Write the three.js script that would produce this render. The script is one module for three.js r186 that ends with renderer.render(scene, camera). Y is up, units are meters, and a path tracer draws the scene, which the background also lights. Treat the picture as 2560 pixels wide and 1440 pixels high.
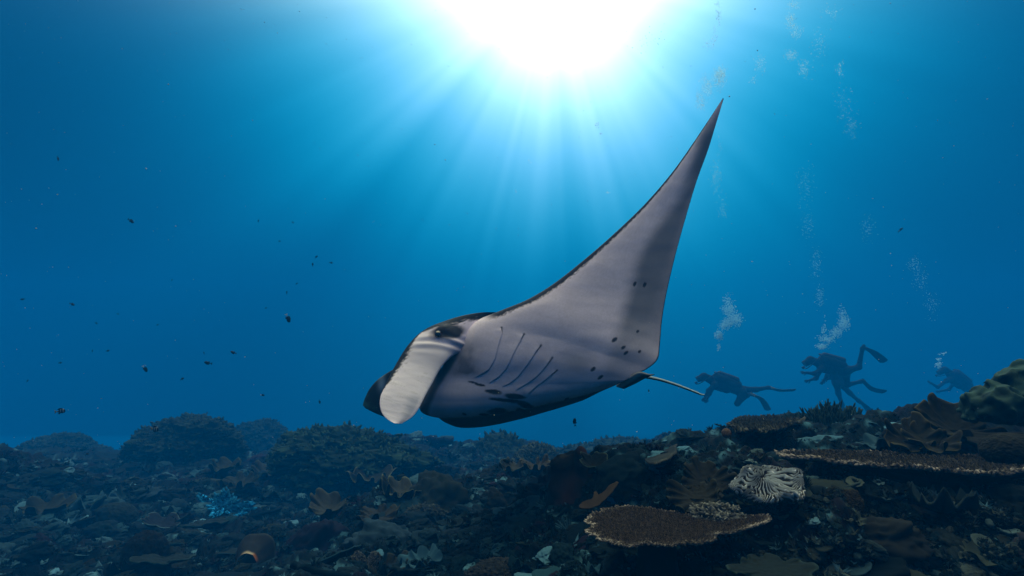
import * as THREE from 'three';
import { mergeGeometries, mergeVertices } from 'three/addons/utils/BufferGeometryUtils.js';

// ---------------------------------------------------------------- camera, light, exposure
const scene = new THREE.Scene();
const F = 1349, PITCH = Math.atan((1090 - 720) / F);           // lens in photograph pixels (2560 x 1440); eye level lies at row 1090
const camera = new THREE.PerspectiveCamera(2 * Math.atan(720 / F) * 180 / Math.PI, 1024 / 576, 0.05, 400);
const EYE = new THREE.Vector3(0, 1.5, 0);
camera.position.copy(EYE);
camera.rotation.set(PITCH, 0, 0);
camera.updateMatrixWorld(true);
const FWD = new THREE.Vector3(0, Math.sin(PITCH), -Math.cos(PITCH)), UPV = new THREE.Vector3(0, Math.cos(PITCH), Math.sin(PITCH));
const RIGHT = new THREE.Vector3(1, 0, 0);
const dirOf = (px, py) => new THREE.Vector3().addScaledVector(RIGHT, (px - 1280) / F).addScaledVector(UPV, (720 - py) / F).add(FWD);
const at = (px, py, d) => dirOf(px, py).multiplyScalar(d).add(EYE);

const SUN = dirOf(1385, -70).normalize();
const { smoothstep, clamp, lerp } = THREE.MathUtils;
const sst = (a, b, x) => { const t = Math.min(1, Math.max(0, (x - a) / (b - a))); return t * t * (3 - 2 * t); };

// hash noise, seeded
function hash3(x, y, z) {
  let h = Math.imul(x | 0, 374761393) ^ Math.imul(y | 0, 668265263) ^ Math.imul(z | 0, 2147483647 ^ 0x5bd1e995);
  h = Math.imul(h ^ (h >>> 13), 1274126177); h ^= h >>> 16;
  h = Math.imul(h, 0x85ebca6b); h ^= h >>> 13;
  return (h >>> 0) / 4294967296;
}
function vn(x, y, z) {                                              // value noise, -1..1
  const xi = Math.floor(x), yi = Math.floor(y), zi = Math.floor(z);
  let fx = x - xi, fy = y - yi, fz = z - zi;
  fx = fx * fx * (3 - 2 * fx); fy = fy * fy * (3 - 2 * fy); fz = fz * fz * (3 - 2 * fz);
  const l = (a, b, t) => a + (b - a) * t;
  return 2 * l(l(l(hash3(xi, yi, zi), hash3(xi + 1, yi, zi), fx), l(hash3(xi, yi + 1, zi), hash3(xi + 1, yi + 1, zi), fx), fy),
    l(l(hash3(xi, yi, zi + 1), hash3(xi + 1, yi, zi + 1), fx), l(hash3(xi, yi + 1, zi + 1), hash3(xi + 1, yi + 1, zi + 1), fx), fy), fz) - 1;
}
function fbm(x, y, z, n = 4) { let s = 0, a = 0.5; for (let i = 0; i < n; i++) { s += a * vn(x, y, z); x = x * 2.03 + 17.1; y = y * 2.03 + 3.7; z = z * 2.03 + 9.2; a *= 0.5; } return s; }
function worley(x, y, z) {                                          // distance to the nearest cell point
  const xi = Math.floor(x), yi = Math.floor(y), zi = Math.floor(z); let best = 9;
  for (let i = -1; i <= 1; i++) for (let j = -1; j <= 1; j++) for (let k = -1; k <= 1; k++) {
    const X = xi + i, Y = yi + j, Z = zi + k;
    const h = hash3(X, Y, Z), dx = X + h - x, dy = Y + ((h * 57.31) % 1) - y, dz = Z + ((h * 913.7) % 1) - z;
    const d = dx * dx + dy * dy + dz * dz; if (d < best) best = d;
  }
  return Math.sqrt(best);
}
let rs = 20240;
const rnd = () => { rs = (rs + 0x6d2b79f5) | 0; let t = Math.imul(rs ^ (rs >>> 15), 1 | rs); t = (t + Math.imul(t ^ (t >>> 7), 61 | t)) ^ t; return ((t ^ (t >>> 14)) >>> 0) / 4294967296; };
const rr = (a, b) => a + (b - a) * rnd();

const SKY = { win: 3.3, rim: 46, soft: 2.2, tint: [1.0, 0.89, 0.49], mid: [0.5, 0.95, 1.15], far: [0.0, 0.84, 1.72], wide: [0, 0.08, 0.15] };
const FOGC = [0.0, 0.27, 1.0], FOGD = 0.034;
// The light of the open water, in every direction: the bright window of the surface overhead, the sun's glare on its rim with its shafts, and blue that deepens with the angle from both.
{
  const W = 2048, H = 1024, data = new Float32Array(W * H * 4);
  const ax = new THREE.Vector3().crossVectors(SUN, new THREE.Vector3(0, 1, 0)).normalize(), ay = new THREE.Vector3().crossVectors(ax, SUN).normalize();
  const v = new THREE.Vector3();
  for (let j = 0; j < H; j++) for (let i = 0; i < W; i++) {
    let e = ((j + 0.5) / H - 0.5) * Math.PI, a = ((i + 0.5) / W - 0.5) * 2 * Math.PI;
    if (e < 0) { e = 0; a = Math.atan2(SUN.z, SUN.x) + 0.35; }                 // below eye level one even blue
    v.set(Math.cos(a) * Math.cos(e), Math.sin(e), Math.sin(a) * Math.cos(e));
    const cs = v.dot(SUN), g = Math.acos(clamp(cs, -1, 1)) * 180 / Math.PI, elev = e * 180 / Math.PI;
    const phi = Math.atan2(v.dot(ax), -v.dot(ay));                  // 0 straight down from the sun
    const c = Math.cos(phi), s = Math.sin(phi);
    let ray = 0.45 * vn(c * 4, s * 4, 1.3) + 0.5 * vn(c * 10, s * 10, 4.1) + 0.30 * vn(c * 23, s * 23, 7.7);
    ray *= (1 + 0.9 * vn(c * 2.2, s * 2.2, 11.3)) * sst(3, 14, g) * (1 - sst(20, 46, g));
    const gr = g * (1 - 0.12 * ray + 0.13 * vn(c * 2.4 + 5, s * 2.4, 2.2) + 0.05 * vn(c * 6, s * 6, 3.3));
    const core = 4 * Math.exp(-((gr / 6.9) ** 1.6)), mid = Math.exp(-((gr / 15.5) ** 3)), midG = Math.exp(-((gr / 22) ** 2)), midB = Math.exp(-((gr / 24) ** 2)), far = Math.exp(-gr / 14.5), wide = Math.exp(-g / 34);
    const win = SKY.win / (1 + Math.exp(-(elev - SKY.rim) / SKY.soft));
    const up = sst(-10, 60, elev);
    const k = (j * W + i) * 4;
    data[k] = core + SKY.mid[0] * mid + SKY.far[0] * far + SKY.wide[0] * wide + win * SKY.tint[0] + 0.002;
    data[k + 1] = core + SKY.mid[1] * midG + SKY.far[1] * far + SKY.wide[1] * wide + win * SKY.tint[1] + 0.003 + 0.010 * up;
    data[k + 2] = core + SKY.mid[2] * midB + SKY.far[2] * far + SKY.wide[2] * wide + win * SKY.tint[2] + 0.014 + 0.04 * up;
    data[k + 3] = 1;
  }
  const sky = new THREE.DataTexture(data, W, H, THREE.RGBAFormat, THREE.FloatType);
  sky.mapping = THREE.EquirectangularReflectionMapping; sky.magFilter = THREE.LinearFilter; sky.needsUpdate = true;
  scene.background = sky; scene.environment = sky;
}
const sun = new THREE.DirectionalLight(new THREE.Color().setRGB(1, 0.96, 0.80), 0.5);
sun.position.copy(SUN).multiplyScalar(30); sun.castShadow = true; sun.shadow.radius = 24;
sun.shadow.mapSize.set(2048, 2048);
Object.assign(sun.shadow.camera, { left: -12, right: 12, top: 12, bottom: -12, near: 1, far: 60 });
scene.add(sun, sun.target);
scene.fog = new THREE.FogExp2(new THREE.Color().setRGB(...FOGC), FOGD);   // the water itself
const renderer = new THREE.WebGLRenderer({ antialias: true });
renderer.toneMapping = THREE.LinearToneMapping;
renderer.toneMappingExposure = 1.0;
renderer.shadowMap.enabled = true;

// ---------------------------------------------------------------- naming helpers
const used = {};
const numbered = (n) => { const k = used[n] = (used[n] ?? -1) + 1; return k ? n + '_' + String(k).padStart(3, '0') : n; };
function tag(o, label, category, group, kind) { if (label) o.userData.label = label; if (category) o.userData.category = category; if (group) o.userData.group = group; if (kind) o.userData.kind = kind; return o; }
function thing(name, label, category, pos, group) { const o = new THREE.Group(); o.name = numbered(name); if (pos) o.position.copy(pos); scene.add(o); return tag(o, label, category, group); }
function part(name, geo, mat, parent, label) { const m = new THREE.Mesh(geo, mat); m.name = name; m.castShadow = m.receiveShadow = true; parent.add(m); if (label) m.userData.label = label; return m; }
function top(name, geo, mat, label, category, group, kind) { const m = new THREE.Mesh(geo, mat); m.name = numbered(name); m.castShadow = m.receiveShadow = true; scene.add(m); return tag(m, label, category, group, kind); }
const rgb = (r, g, b) => new THREE.Color().setRGB(r, g, b);
function std(c, rough = 0.85, extra = {}) { return new THREE.MeshPhysicalMaterial({ color: c, roughness: rough, specularIntensity: 0.12, side: THREE.DoubleSide, ...extra }); }   // in water a wet surface hardly shines

// a grid of points, fn(u, v) -> [Vector3, [r,g,b]?]; wraps close the sheet into a tube
function gridGeo(nu, nv, fn, wrapU = false, wrapV = false) {
  const pos = new Float32Array(nu * nv * 3), col = new Float32Array(nu * nv * 3), uv = new Float32Array(nu * nv * 2); let hasC = false;
  for (let i = 0; i < nu; i++) for (let j = 0; j < nv; j++) {
    const u = i / (wrapU ? nu : nu - 1), v = j / (wrapV ? nv : nv - 1), [p, c] = fn(u, v, i, j), k = i * nv + j;
    pos[k * 3] = p.x; pos[k * 3 + 1] = p.y; pos[k * 3 + 2] = p.z; uv[k * 2] = u; uv[k * 2 + 1] = v;
    if (c) { hasC = true; col[k * 3] = c[0]; col[k * 3 + 1] = c[1]; col[k * 3 + 2] = c[2]; }
  }
  const idx = [];
  for (let i = 0; i < (wrapU ? nu : nu - 1); i++) for (let j = 0; j < (wrapV ? nv : nv - 1); j++) {
    const a = i * nv + j, b = ((i + 1) % nu) * nv + j, c = ((i + 1) % nu) * nv + (j + 1) % nv, d = i * nv + (j + 1) % nv;
    idx.push(a, b, c, a, c, d);
  }
  const g = new THREE.BufferGeometry();
  g.setAttribute('position', new THREE.BufferAttribute(pos, 3)); g.setAttribute('uv', new THREE.BufferAttribute(uv, 2));
  if (hasC) g.setAttribute('color', new THREE.BufferAttribute(col, 3));
  g.setIndex(idx); g.computeVertexNormals();
  return g;
}
// naive surface nets of a distance function over a box
function nets(sdf, lo, hi, cell, colorFn) {
  const n = [0, 1, 2].map((k) => Math.max(3, Math.ceil((hi[k] - lo[k]) / cell) + 1)), [nx, ny, nz] = n, val = new Float32Array(nx * ny * nz);
  for (let z = 0, q = 0; z < nz; z++) for (let y = 0; y < ny; y++) for (let x = 0; x < nx; x++, q++) val[q] = sdf(lo[0] + x * cell, lo[1] + y * cell, lo[2] + z * cell);
  const at3 = (x, y, z) => val[x + nx * (y + ny * z)], id = new Int32Array(nx * ny * nz).fill(-1), P = [], idx = [];
  const E = [[0, 1], [2, 3], [4, 5], [6, 7], [0, 2], [1, 3], [4, 6], [5, 7], [0, 4], [1, 5], [2, 6], [3, 7]];
  for (let z = 0; z < nz - 1; z++) for (let y = 0; y < ny - 1; y++) for (let x = 0; x < nx - 1; x++) {
    const c = []; let m = 0;
    for (let k = 0; k < 8; k++) { const w = at3(x + (k & 1), y + ((k >> 1) & 1), z + (k >> 2)); c.push(w); if (w < 0) m |= 1 << k; }
    if (m === 0 || m === 255) continue;
    let sx = 0, sy = 0, sz = 0, cnt = 0;
    for (const [a, b] of E) if ((c[a] < 0) !== (c[b] < 0)) {
      const t = c[a] / (c[a] - c[b]); cnt++;
      sx += lerp(a & 1, b & 1, t); sy += lerp((a >> 1) & 1, (b >> 1) & 1, t); sz += lerp(a >> 2, b >> 2, t);
    }
    id[x + nx * (y + ny * z)] = P.length / 3;
    P.push(lo[0] + (x + sx / cnt) * cell, lo[1] + (y + sy / cnt) * cell, lo[2] + (z + sz / cnt) * cell);
  }
  const I = (x, y, z) => id[x + nx * (y + ny * z)];
  const quad = (a, b, c, d, flip) => { if (a < 0 || b < 0 || c < 0 || d < 0) return; flip ? idx.push(a, c, b, a, d, c) : idx.push(a, b, c, a, c, d); };
  for (let z = 1; z < nz - 1; z++) for (let y = 1; y < ny - 1; y++) for (let x = 1; x < nx - 1; x++) {
    const s = at3(x, y, z) < 0;
    if (s !== at3(x + 1, y, z) < 0) quad(I(x, y - 1, z - 1), I(x, y, z - 1), I(x, y, z), I(x, y - 1, z), !s);
    if (s !== at3(x, y + 1, z) < 0) quad(I(x - 1, y, z - 1), I(x - 1, y, z), I(x, y, z), I(x, y, z - 1), !s);
    if (s !== at3(x, y, z + 1) < 0) quad(I(x - 1, y - 1, z), I(x, y - 1, z), I(x, y, z), I(x - 1, y, z), !s);
  }
  const g = new THREE.BufferGeometry();
  g.setAttribute('position', new THREE.Float32BufferAttribute(P, 3));
  g.setIndex(idx); g.computeVertexNormals();
  if (colorFn) {
    const C = new Float32Array(P.length), N = g.attributes.normal;
    for (let i = 0; i < P.length / 3; i++) { const c = colorFn(P[i * 3], P[i * 3 + 1], P[i * 3 + 2], N.getX(i), N.getY(i), N.getZ(i)); C[i * 3] = c[0]; C[i * 3 + 1] = c[1]; C[i * 3 + 2] = c[2]; }
    g.setAttribute('color', new THREE.BufferAttribute(C, 3));
  }
  return g;
}
const smin = (a, b, k) => { const h = Math.max(0, k - Math.abs(a - b)) / k; return Math.min(a, b) - h * h * k * 0.25; };
function capsule(x, y, z, a, b, ra, rb) {                            // tapered capsule
  const bx = b.x - a.x, by = b.y - a.y, bz = b.z - a.z, px = x - a.x, py = y - a.y, pz = z - a.z;
  const t = Math.min(1, Math.max(0, (px * bx + py * by + pz * bz) / (bx * bx + by * by + bz * bz + 1e-12)));
  return Math.hypot(px - bx * t, py - by * t, pz - bz * t) - (ra + (rb - ra) * t);
}
function crInterp(arr, u) {                                          // Catmull-Rom through rows of numbers
  const n = arr.length - 1, x = Math.min(n - 1e-6, Math.max(0, u * n)), i = Math.floor(x), t = x - i;
  const p0 = arr[Math.max(0, i - 1)], p1 = arr[i], p2 = arr[i + 1], p3 = arr[Math.min(n, i + 2)];
  return p1.map((_, k) => 0.5 * (2 * p1[k] + (p2[k] - p0[k]) * t + (2 * p0[k] - 5 * p1[k] + 4 * p2[k] - p3[k]) * t * t + (3 * p1[k] - p0[k] - 3 * p2[k] + p3[k]) * t * t * t));
}
const mix3 = (a, b, t) => [a[0] + (b[0] - a[0]) * t, a[1] + (b[1] - a[1]) * t, a[2] + (b[2] - a[2]) * t];

// fine relief shared by the materials
function noiseTex(n, fn, srgb) {
  const d = new Uint8Array(n * n * 4);
  for (let j = 0; j < n; j++) for (let i = 0; i < n; i++) { const v = fn(i / n, j / n), k = (j * n + i) * 4; d[k] = d[k + 1] = d[k + 2] = clamp(v * 255, 0, 255); d[k + 3] = 255; }
  const t = new THREE.DataTexture(d, n, n); t.wrapS = t.wrapT = THREE.RepeatWrapping; t.magFilter = THREE.LinearFilter; t.needsUpdate = true;
  return t;
}
const torus = (u, v, f, fn) => { const a = u * 2 * Math.PI, b = v * 2 * Math.PI, k = f / (2 * Math.PI); return fn(k * Math.cos(a) + 3 + k * 0.7 * Math.sin(b), k * Math.sin(a) + 9 + k * 0.7 * Math.cos(b), k * 0.7 * Math.cos(b) + 21 + 0.5 * k * Math.sin(b)); };

// ---------------------------------------------------------------- the reef floor
const PROF = [[0.0, 0.25], [0.9, 0.36], [1.3, 0.58], [1.6, 0.88], [1.85, 1.16], [2.1, 1.27], [2.5, 1.33], [3.0, 1.37], [4.2, 1.39], [12, 1.39]];
function prof(d) { let i = 0; while (i < PROF.length - 2 && d > PROF[i + 1][0]) i++; const [a, ya] = PROF[i], [b, yb] = PROF[i + 1]; const t = clamp((d - a) / (b - a), 0, 1); return ya + (yb - ya) * t; }
function height(x, z) {
  const d = -z, r = Math.hypot(x, z);
  let y = 0.46 + 0.16 * vn(x * 0.45, 0.5, z * 0.45) + 0.10 * vn(x * 1.1 + 7, 2.5, z * 1.1) + 0.62 * sst(4.5, 12, r) - 1.1 * sst(14, 25, r);
  y += 0.42 * sst(0.05, 0.7, vn(x * 0.33 + 31, 4.5, z * 0.33 + 5)) * sst(4.5, 7, d);
  y += 0.40 * sst(3.9, 5.0, d) * (1 - sst(6.0, 8.0, d)) * sst(-2.6, -0.6, x) * (1 + 0.4 * vn(x * 1.1, 3, z * 1.1));             // a low rise in the middle distance
  if (d > -1 && x > -3.2 && d < 7) {                                                      // the near outcrop on the right
    const edge = x + 0.22 * vn(x * 1.3, 8.5, z * 1.3) + 0.10 * (2.2 - Math.min(d, 3.2));
    const m = (0.45 * sst(-2.6, -0.2, edge) + 0.55 * sst(-0.5, 0.75, edge)) * (1 - sst(3.6, 5.6, d + 0.25 * (0.6 - Math.min(x, 1.5))));
    const yb = prof(d + 0.14 * vn(x * 1.7 + 3, 1.5, z * 1.7)) + 0.085 * (clamp(x, 0, 3.4) - 0.75) * sst(1.6, 2.6, d) + 0.06 * vn(x * 1.9, 5.5, z * 1.9);
    y = lerp(y, Math.max(y, yb), m);
  }
  return y;
}
const tn = new THREE.Vector3();
function normalAt(x, z, e = 0.03) { return tn.set(height(x - e, z) - height(x + e, z), 2 * e, height(x, z - e) - height(x, z + e)).normalize(); }
function relief(x, y, z, r) {                                       // lumps and knobs of old coral, large to small
  const wx = x + 0.12 * vn(x * 3, y * 3, z * 3), wz = z + 0.12 * vn(x * 3 + 9, y * 3, z * 3);
  let s = 0.16 * (0.62 - worley(wx * 1.9, y * 1.9, wz * 1.9)) + 0.10 * (0.6 - worley(wx * 4.6 + 5, y * 4.6, wz * 4.6));
  s += 0.10 * fbm(x * 2.3 + 11, y * 2.3, z * 2.3, 3);
  s += 0.085 * (0.42 - Math.abs(vn(wx * 2.6 + 3, y * 4.5, wz * 2.6))) + 0.05 * (0.42 - Math.abs(vn(wx * 6.1, y * 9 + 7, wz * 6.1)));
  if (r < 14) s += 0.042 * (0.6 - worley(x * 11, y * 11, z * 11)) * (1.2 + fbm(x * 1.5, y, z * 1.5, 2));
  if (r < 6.5) s += 0.022 * (0.6 - worley(x * 27, y * 27, z * 27)) + 0.012 * fbm(x * 40, y * 40, z * 40, 2);
  if (r < 3.6) s += 0.007 * (0.6 - worley(x * 64, y * 64, z * 64));
  return s;
}
function surface(x, z, out = new THREE.Vector3()) {
  const h = height(x, z), n = normalAt(x, z), r = Math.hypot(x, z), s = relief(x, h, z, r) * sst(0.05, 0.5, r);
  return out.set(x + n.x * s * 1.3, h + n.y * s, z + n.z * s * 1.3);
}
function reefColor(x, y, z, big) {                                  // turf, crusts and dead coral
  const p = fbm(x * 1.7, y * 1.7, z * 1.7, 3), q = fbm(x * 6 + 40, y * 6, z * 6, 3), f = fbm(x * 23, y * 23 + 5, z * 23, 2);
  let c = mix3([0.0015, 0.007, 0.009], [0.008, 0.026, 0.029], sst(-0.25, 0.45, q + 0.4 * f));
  c = mix3(c, [0.013, 0.019, 0.010], 0.6 * sst(0.05, 0.5, p));
  c = mix3(c, [0.016, 0.008, 0.014], 0.7 * sst(0.15, 0.45, fbm(x * 3 + 70, y * 3, z * 3 + 4, 3)));
  c = mix3(c, [0.085, 0.19, 0.205], 0.85 * sst(0.26, 0.55, q * 0.6 + f * 0.9 + big));
  const k = 0.50 * (1 + 0.9 * f); return [c[0] * k * 0.7, c[1] * k, c[2] * k * 1.35];
}
{
  const A = [], R = [];
  for (let i = 0; i <= 40; i++) A.push(-180 + (180 - 54) * i / 40);
  for (let i = 1; i <= 860; i++) A.push(-54 + 108 * i / 860);
  for (let i = 1; i < 40; i++) A.push(54 + (180 - 54) * i / 40);
  const band = (a, b, n) => { for (let i = 0; i < n; i++) R.push(a * Math.pow(b / a, i / n)); };
  band(0.04, 0.9, 14); band(0.9, 1.5, 46); band(1.5, 3.6, 250); band(3.6, 12, 230); band(12, 26, 40); R.push(26);
  const g = gridGeo(A.length, R.length, (u, v, i, j) => {
    const a = A[i] * Math.PI / 180, r = R[j], x = r * Math.sin(a), z = -r * Math.cos(a), p = surface(x, z);
    return [p, reefColor(p.x, p.y, p.z, 0)];
  }, true);
  const bump = noiseTex(512, (u, v) => 0.5 + 0.5 * torus(u, v, 40, (x, y, z) => fbm(x, y, z, 3)));
  const uv = g.attributes.uv, ps = g.attributes.position;
  for (let i = 0; i < uv.count; i++) uv.setXY(i, ps.getX(i) / 0.7, (ps.getZ(i) + ps.getY(i)) / 0.7);
  const m = std(rgb(1, 1, 1), 0.95, { vertexColors: true, bumpMap: bump, bumpScale: 0.012 });
  tag(top('reef_floor', g, m), 'dark coral reef floor rising to an outcrop on the right', 'reef', null, 'structure');
}
const ray3 = new THREE.Vector3();
function onReef(px, py, dmin = 0.9, dmax = 40) {                     // the place where the line of sight meets the reef
  const d = dirOf(px, py); let t = dmin, last = dmin;
  while (t < dmax) {
    ray3.copy(d).multiplyScalar(t).add(EYE);
    if (ray3.y < height(ray3.x, ray3.z)) {
      let a = last, b = t; for (let k = 0; k < 10; k++) { const m = (a + b) / 2; ray3.copy(d).multiplyScalar(m).add(EYE); if (ray3.y < height(ray3.x, ray3.z)) b = m; else a = m; }
      return { t: b, p: d.clone().multiplyScalar(b).add(EYE) };
    }
    last = t; t *= 1.02;
  }
  return null;
}
// where something stands: given a distance, the reef is used instead when it lies farther off there
function stand(px, py, d) {
  const hit = onReef(px, py);
  if (d && !(hit && hit.t > d * 1.12 && d > 2.7 && hit.t < d * 2.4)) return { p: at(px, py, d), t: d };
  return { p: surface(hit.p.x, hit.p.z), t: hit.t, reef: true };
}

// ---------------------------------------------------------------- the manta ray
// Control net: one row per station from the tip of the raised wing across the body to the far wing: leading edge and trailing edge
// (drafting-sheet position and distance), then how far the belly and the back stand out from the plane between them.
const NET = [
  //  leading edge         trailing edge        belly   back
  [1808, 244, 3.8, 1809, 248, 3.8, 0.000, 0.000],
  [1778, 290, 3.72, 1793, 300, 3.74, 0.004, 0.006],
  [1740, 347, 3.6, 1771, 372, 3.66, 0.010, 0.010],
  [1685, 425, 3.45, 1742, 452, 3.56, 0.016, 0.016],
  [1617, 505, 3.3, 1714, 545, 3.46, 0.022, 0.024],
  [1540, 580, 3.15, 1688, 640, 3.35, 0.030, 0.034],
  [1462, 648, 3.03, 1667, 730, 3.26, 0.040, 0.050],
  [1386, 708, 2.94, 1655, 800, 3.19, 0.055, 0.075],
  [1320, 748, 2.88, 1650, 858, 3.13, 0.075, 0.110],
  [1255, 775, 2.85, 1644, 898, 3.07, 0.090, 0.160],
  [1196, 800, 2.83, 1618, 922, 3.03, 0.095, 0.200],
  [1163, 832, 2.805, 1596, 932, 3.0, 0.095, 0.230],
  [1145, 866, 2.785, 1583, 940, 2.985, 0.090, 0.240],
  [1118, 900, 2.77, 1572, 947, 2.975, 0.080, 0.240],
  [1086, 948, 2.76, 1562, 953, 2.97, 0.072, 0.230],
  [1060, 992, 2.745, 1548, 959, 2.98, 0.070, 0.220],
  [1050, 1024, 2.77, 1530, 967, 3.01, 0.068, 0.200],
  [1086, 1036, 2.9, 1500, 980, 3.1, 0.050, 0.140],
  [1112, 1054, 3.06, 1470, 995, 3.25, 0.040, 0.090],
  [1150, 1066, 3.32, 1450, 1003, 3.48, 0.034, 0.060],
  [1205, 1060, 3.7, 1430, 1000, 3.82, 0.026, 0.040],
  [1280, 1030, 4.05, 1425, 985, 4.12, 0.014, 0.020],
  [1380, 965, 4.5, 1420, 950, 4.52, 0.000, 0.000],
];
const netRows = NET.map((r) => { const l = at(r[0], r[1], r[2]), t = at(r[3], r[4], r[5]); return [l.x, l.y, l.z, t.x, t.y, t.z, r[6], r[7], r[0], r[1], r[3], r[4]]; });
const V3 = (a, o) => new THREE.Vector3(a[o], a[o + 1], a[o + 2]);
function netFrame(rows, s) {
  const a = crInterp(rows, s), b = crInterp(rows, Math.min(1, s + 0.004)), c = crInterp(rows, Math.max(0, s - 0.004));
  const L = V3(a, 0), T = V3(a, 3), dS = V3(b, 0).add(V3(b, 3)).sub(V3(c, 0)).sub(V3(c, 3));
  const N = new THREE.Vector3().crossVectors(dS, T.clone().sub(L)).normalize();
  return { a, L, T, N };
}
const seg = (x, y, a, b) => { const dx = b[0] - a[0], dy = b[1] - a[1], t = clamp(((x - a[0]) * dx + (y - a[1]) * dy) / (dx * dx + dy * dy), 0, 1); return [Math.hypot(x - a[0] - dx * t, y - a[1] - dy * t), ((x - a[0]) * dy - (y - a[1]) * dx) > 0 ? 1 : -1, t]; };
function polyline(x, y, pts) { let best = [1e9, 1, 0]; for (let i = 0; i < pts.length - 1; i++) { const r = seg(x, y, pts[i], pts[i + 1]); if (r[0] < best[0]) best = [r[0], r[1], (i + r[2]) / (pts.length - 1)]; } return best; }
const GILLS = [
  [[1258, 817], [1260, 834], [1252, 858], [1243, 888], [1226, 918], [1186, 946]],
  [[1312, 833], [1303, 852], [1284, 884], [1268, 915], [1250, 938], [1222, 960]],
  [[1352, 861], [1336, 882], [1314, 912], [1294, 940], [1276, 957], [1254, 970]],
  [[1379, 889], [1362, 912], [1342, 936], [1318, 958], [1304, 968], [1286, 978]],
  [[1390, 920], [1368, 941], [1348, 960], [1330, 974], [1308, 988]],
];
const SPOTS = [  // centre, half sizes, tilt in degrees
  [1581, 708, 6.5, 4.5, -60], [1607, 710, 7.5, 4.5, -65], [1530, 845, 8.5, 5, -32], [1588, 826, 5, 3.6, -35], [1553, 864, 6.5, 4, -25], [1560, 877, 7, 4.2, -32], [1595, 876, 5, 3.6, -35],
  [1479, 921, 8, 5, -40], [1498, 942, 9.5, 4.5, -36], [1414, 988, 7, 3.5, -10], [1449, 990, 8, 3.2, -22], [1421, 1003, 6, 2.6, -15],
  [1187, 954, 14, 3.6, 18], [1203, 962, 14, 4.5, 12], [1234, 979, 22, 5, 5], [1286, 986, 28, 5, 3], [1262, 993, 42, 4, 4], [1310, 999, 24, 5, 9], [1243, 1011, 27, 6.5, -3], [1212, 1017, 15, 3, 2], [1164, 1018, 7, 2.2, 8], [1302, 1011, 15, 7, 20],
];
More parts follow.
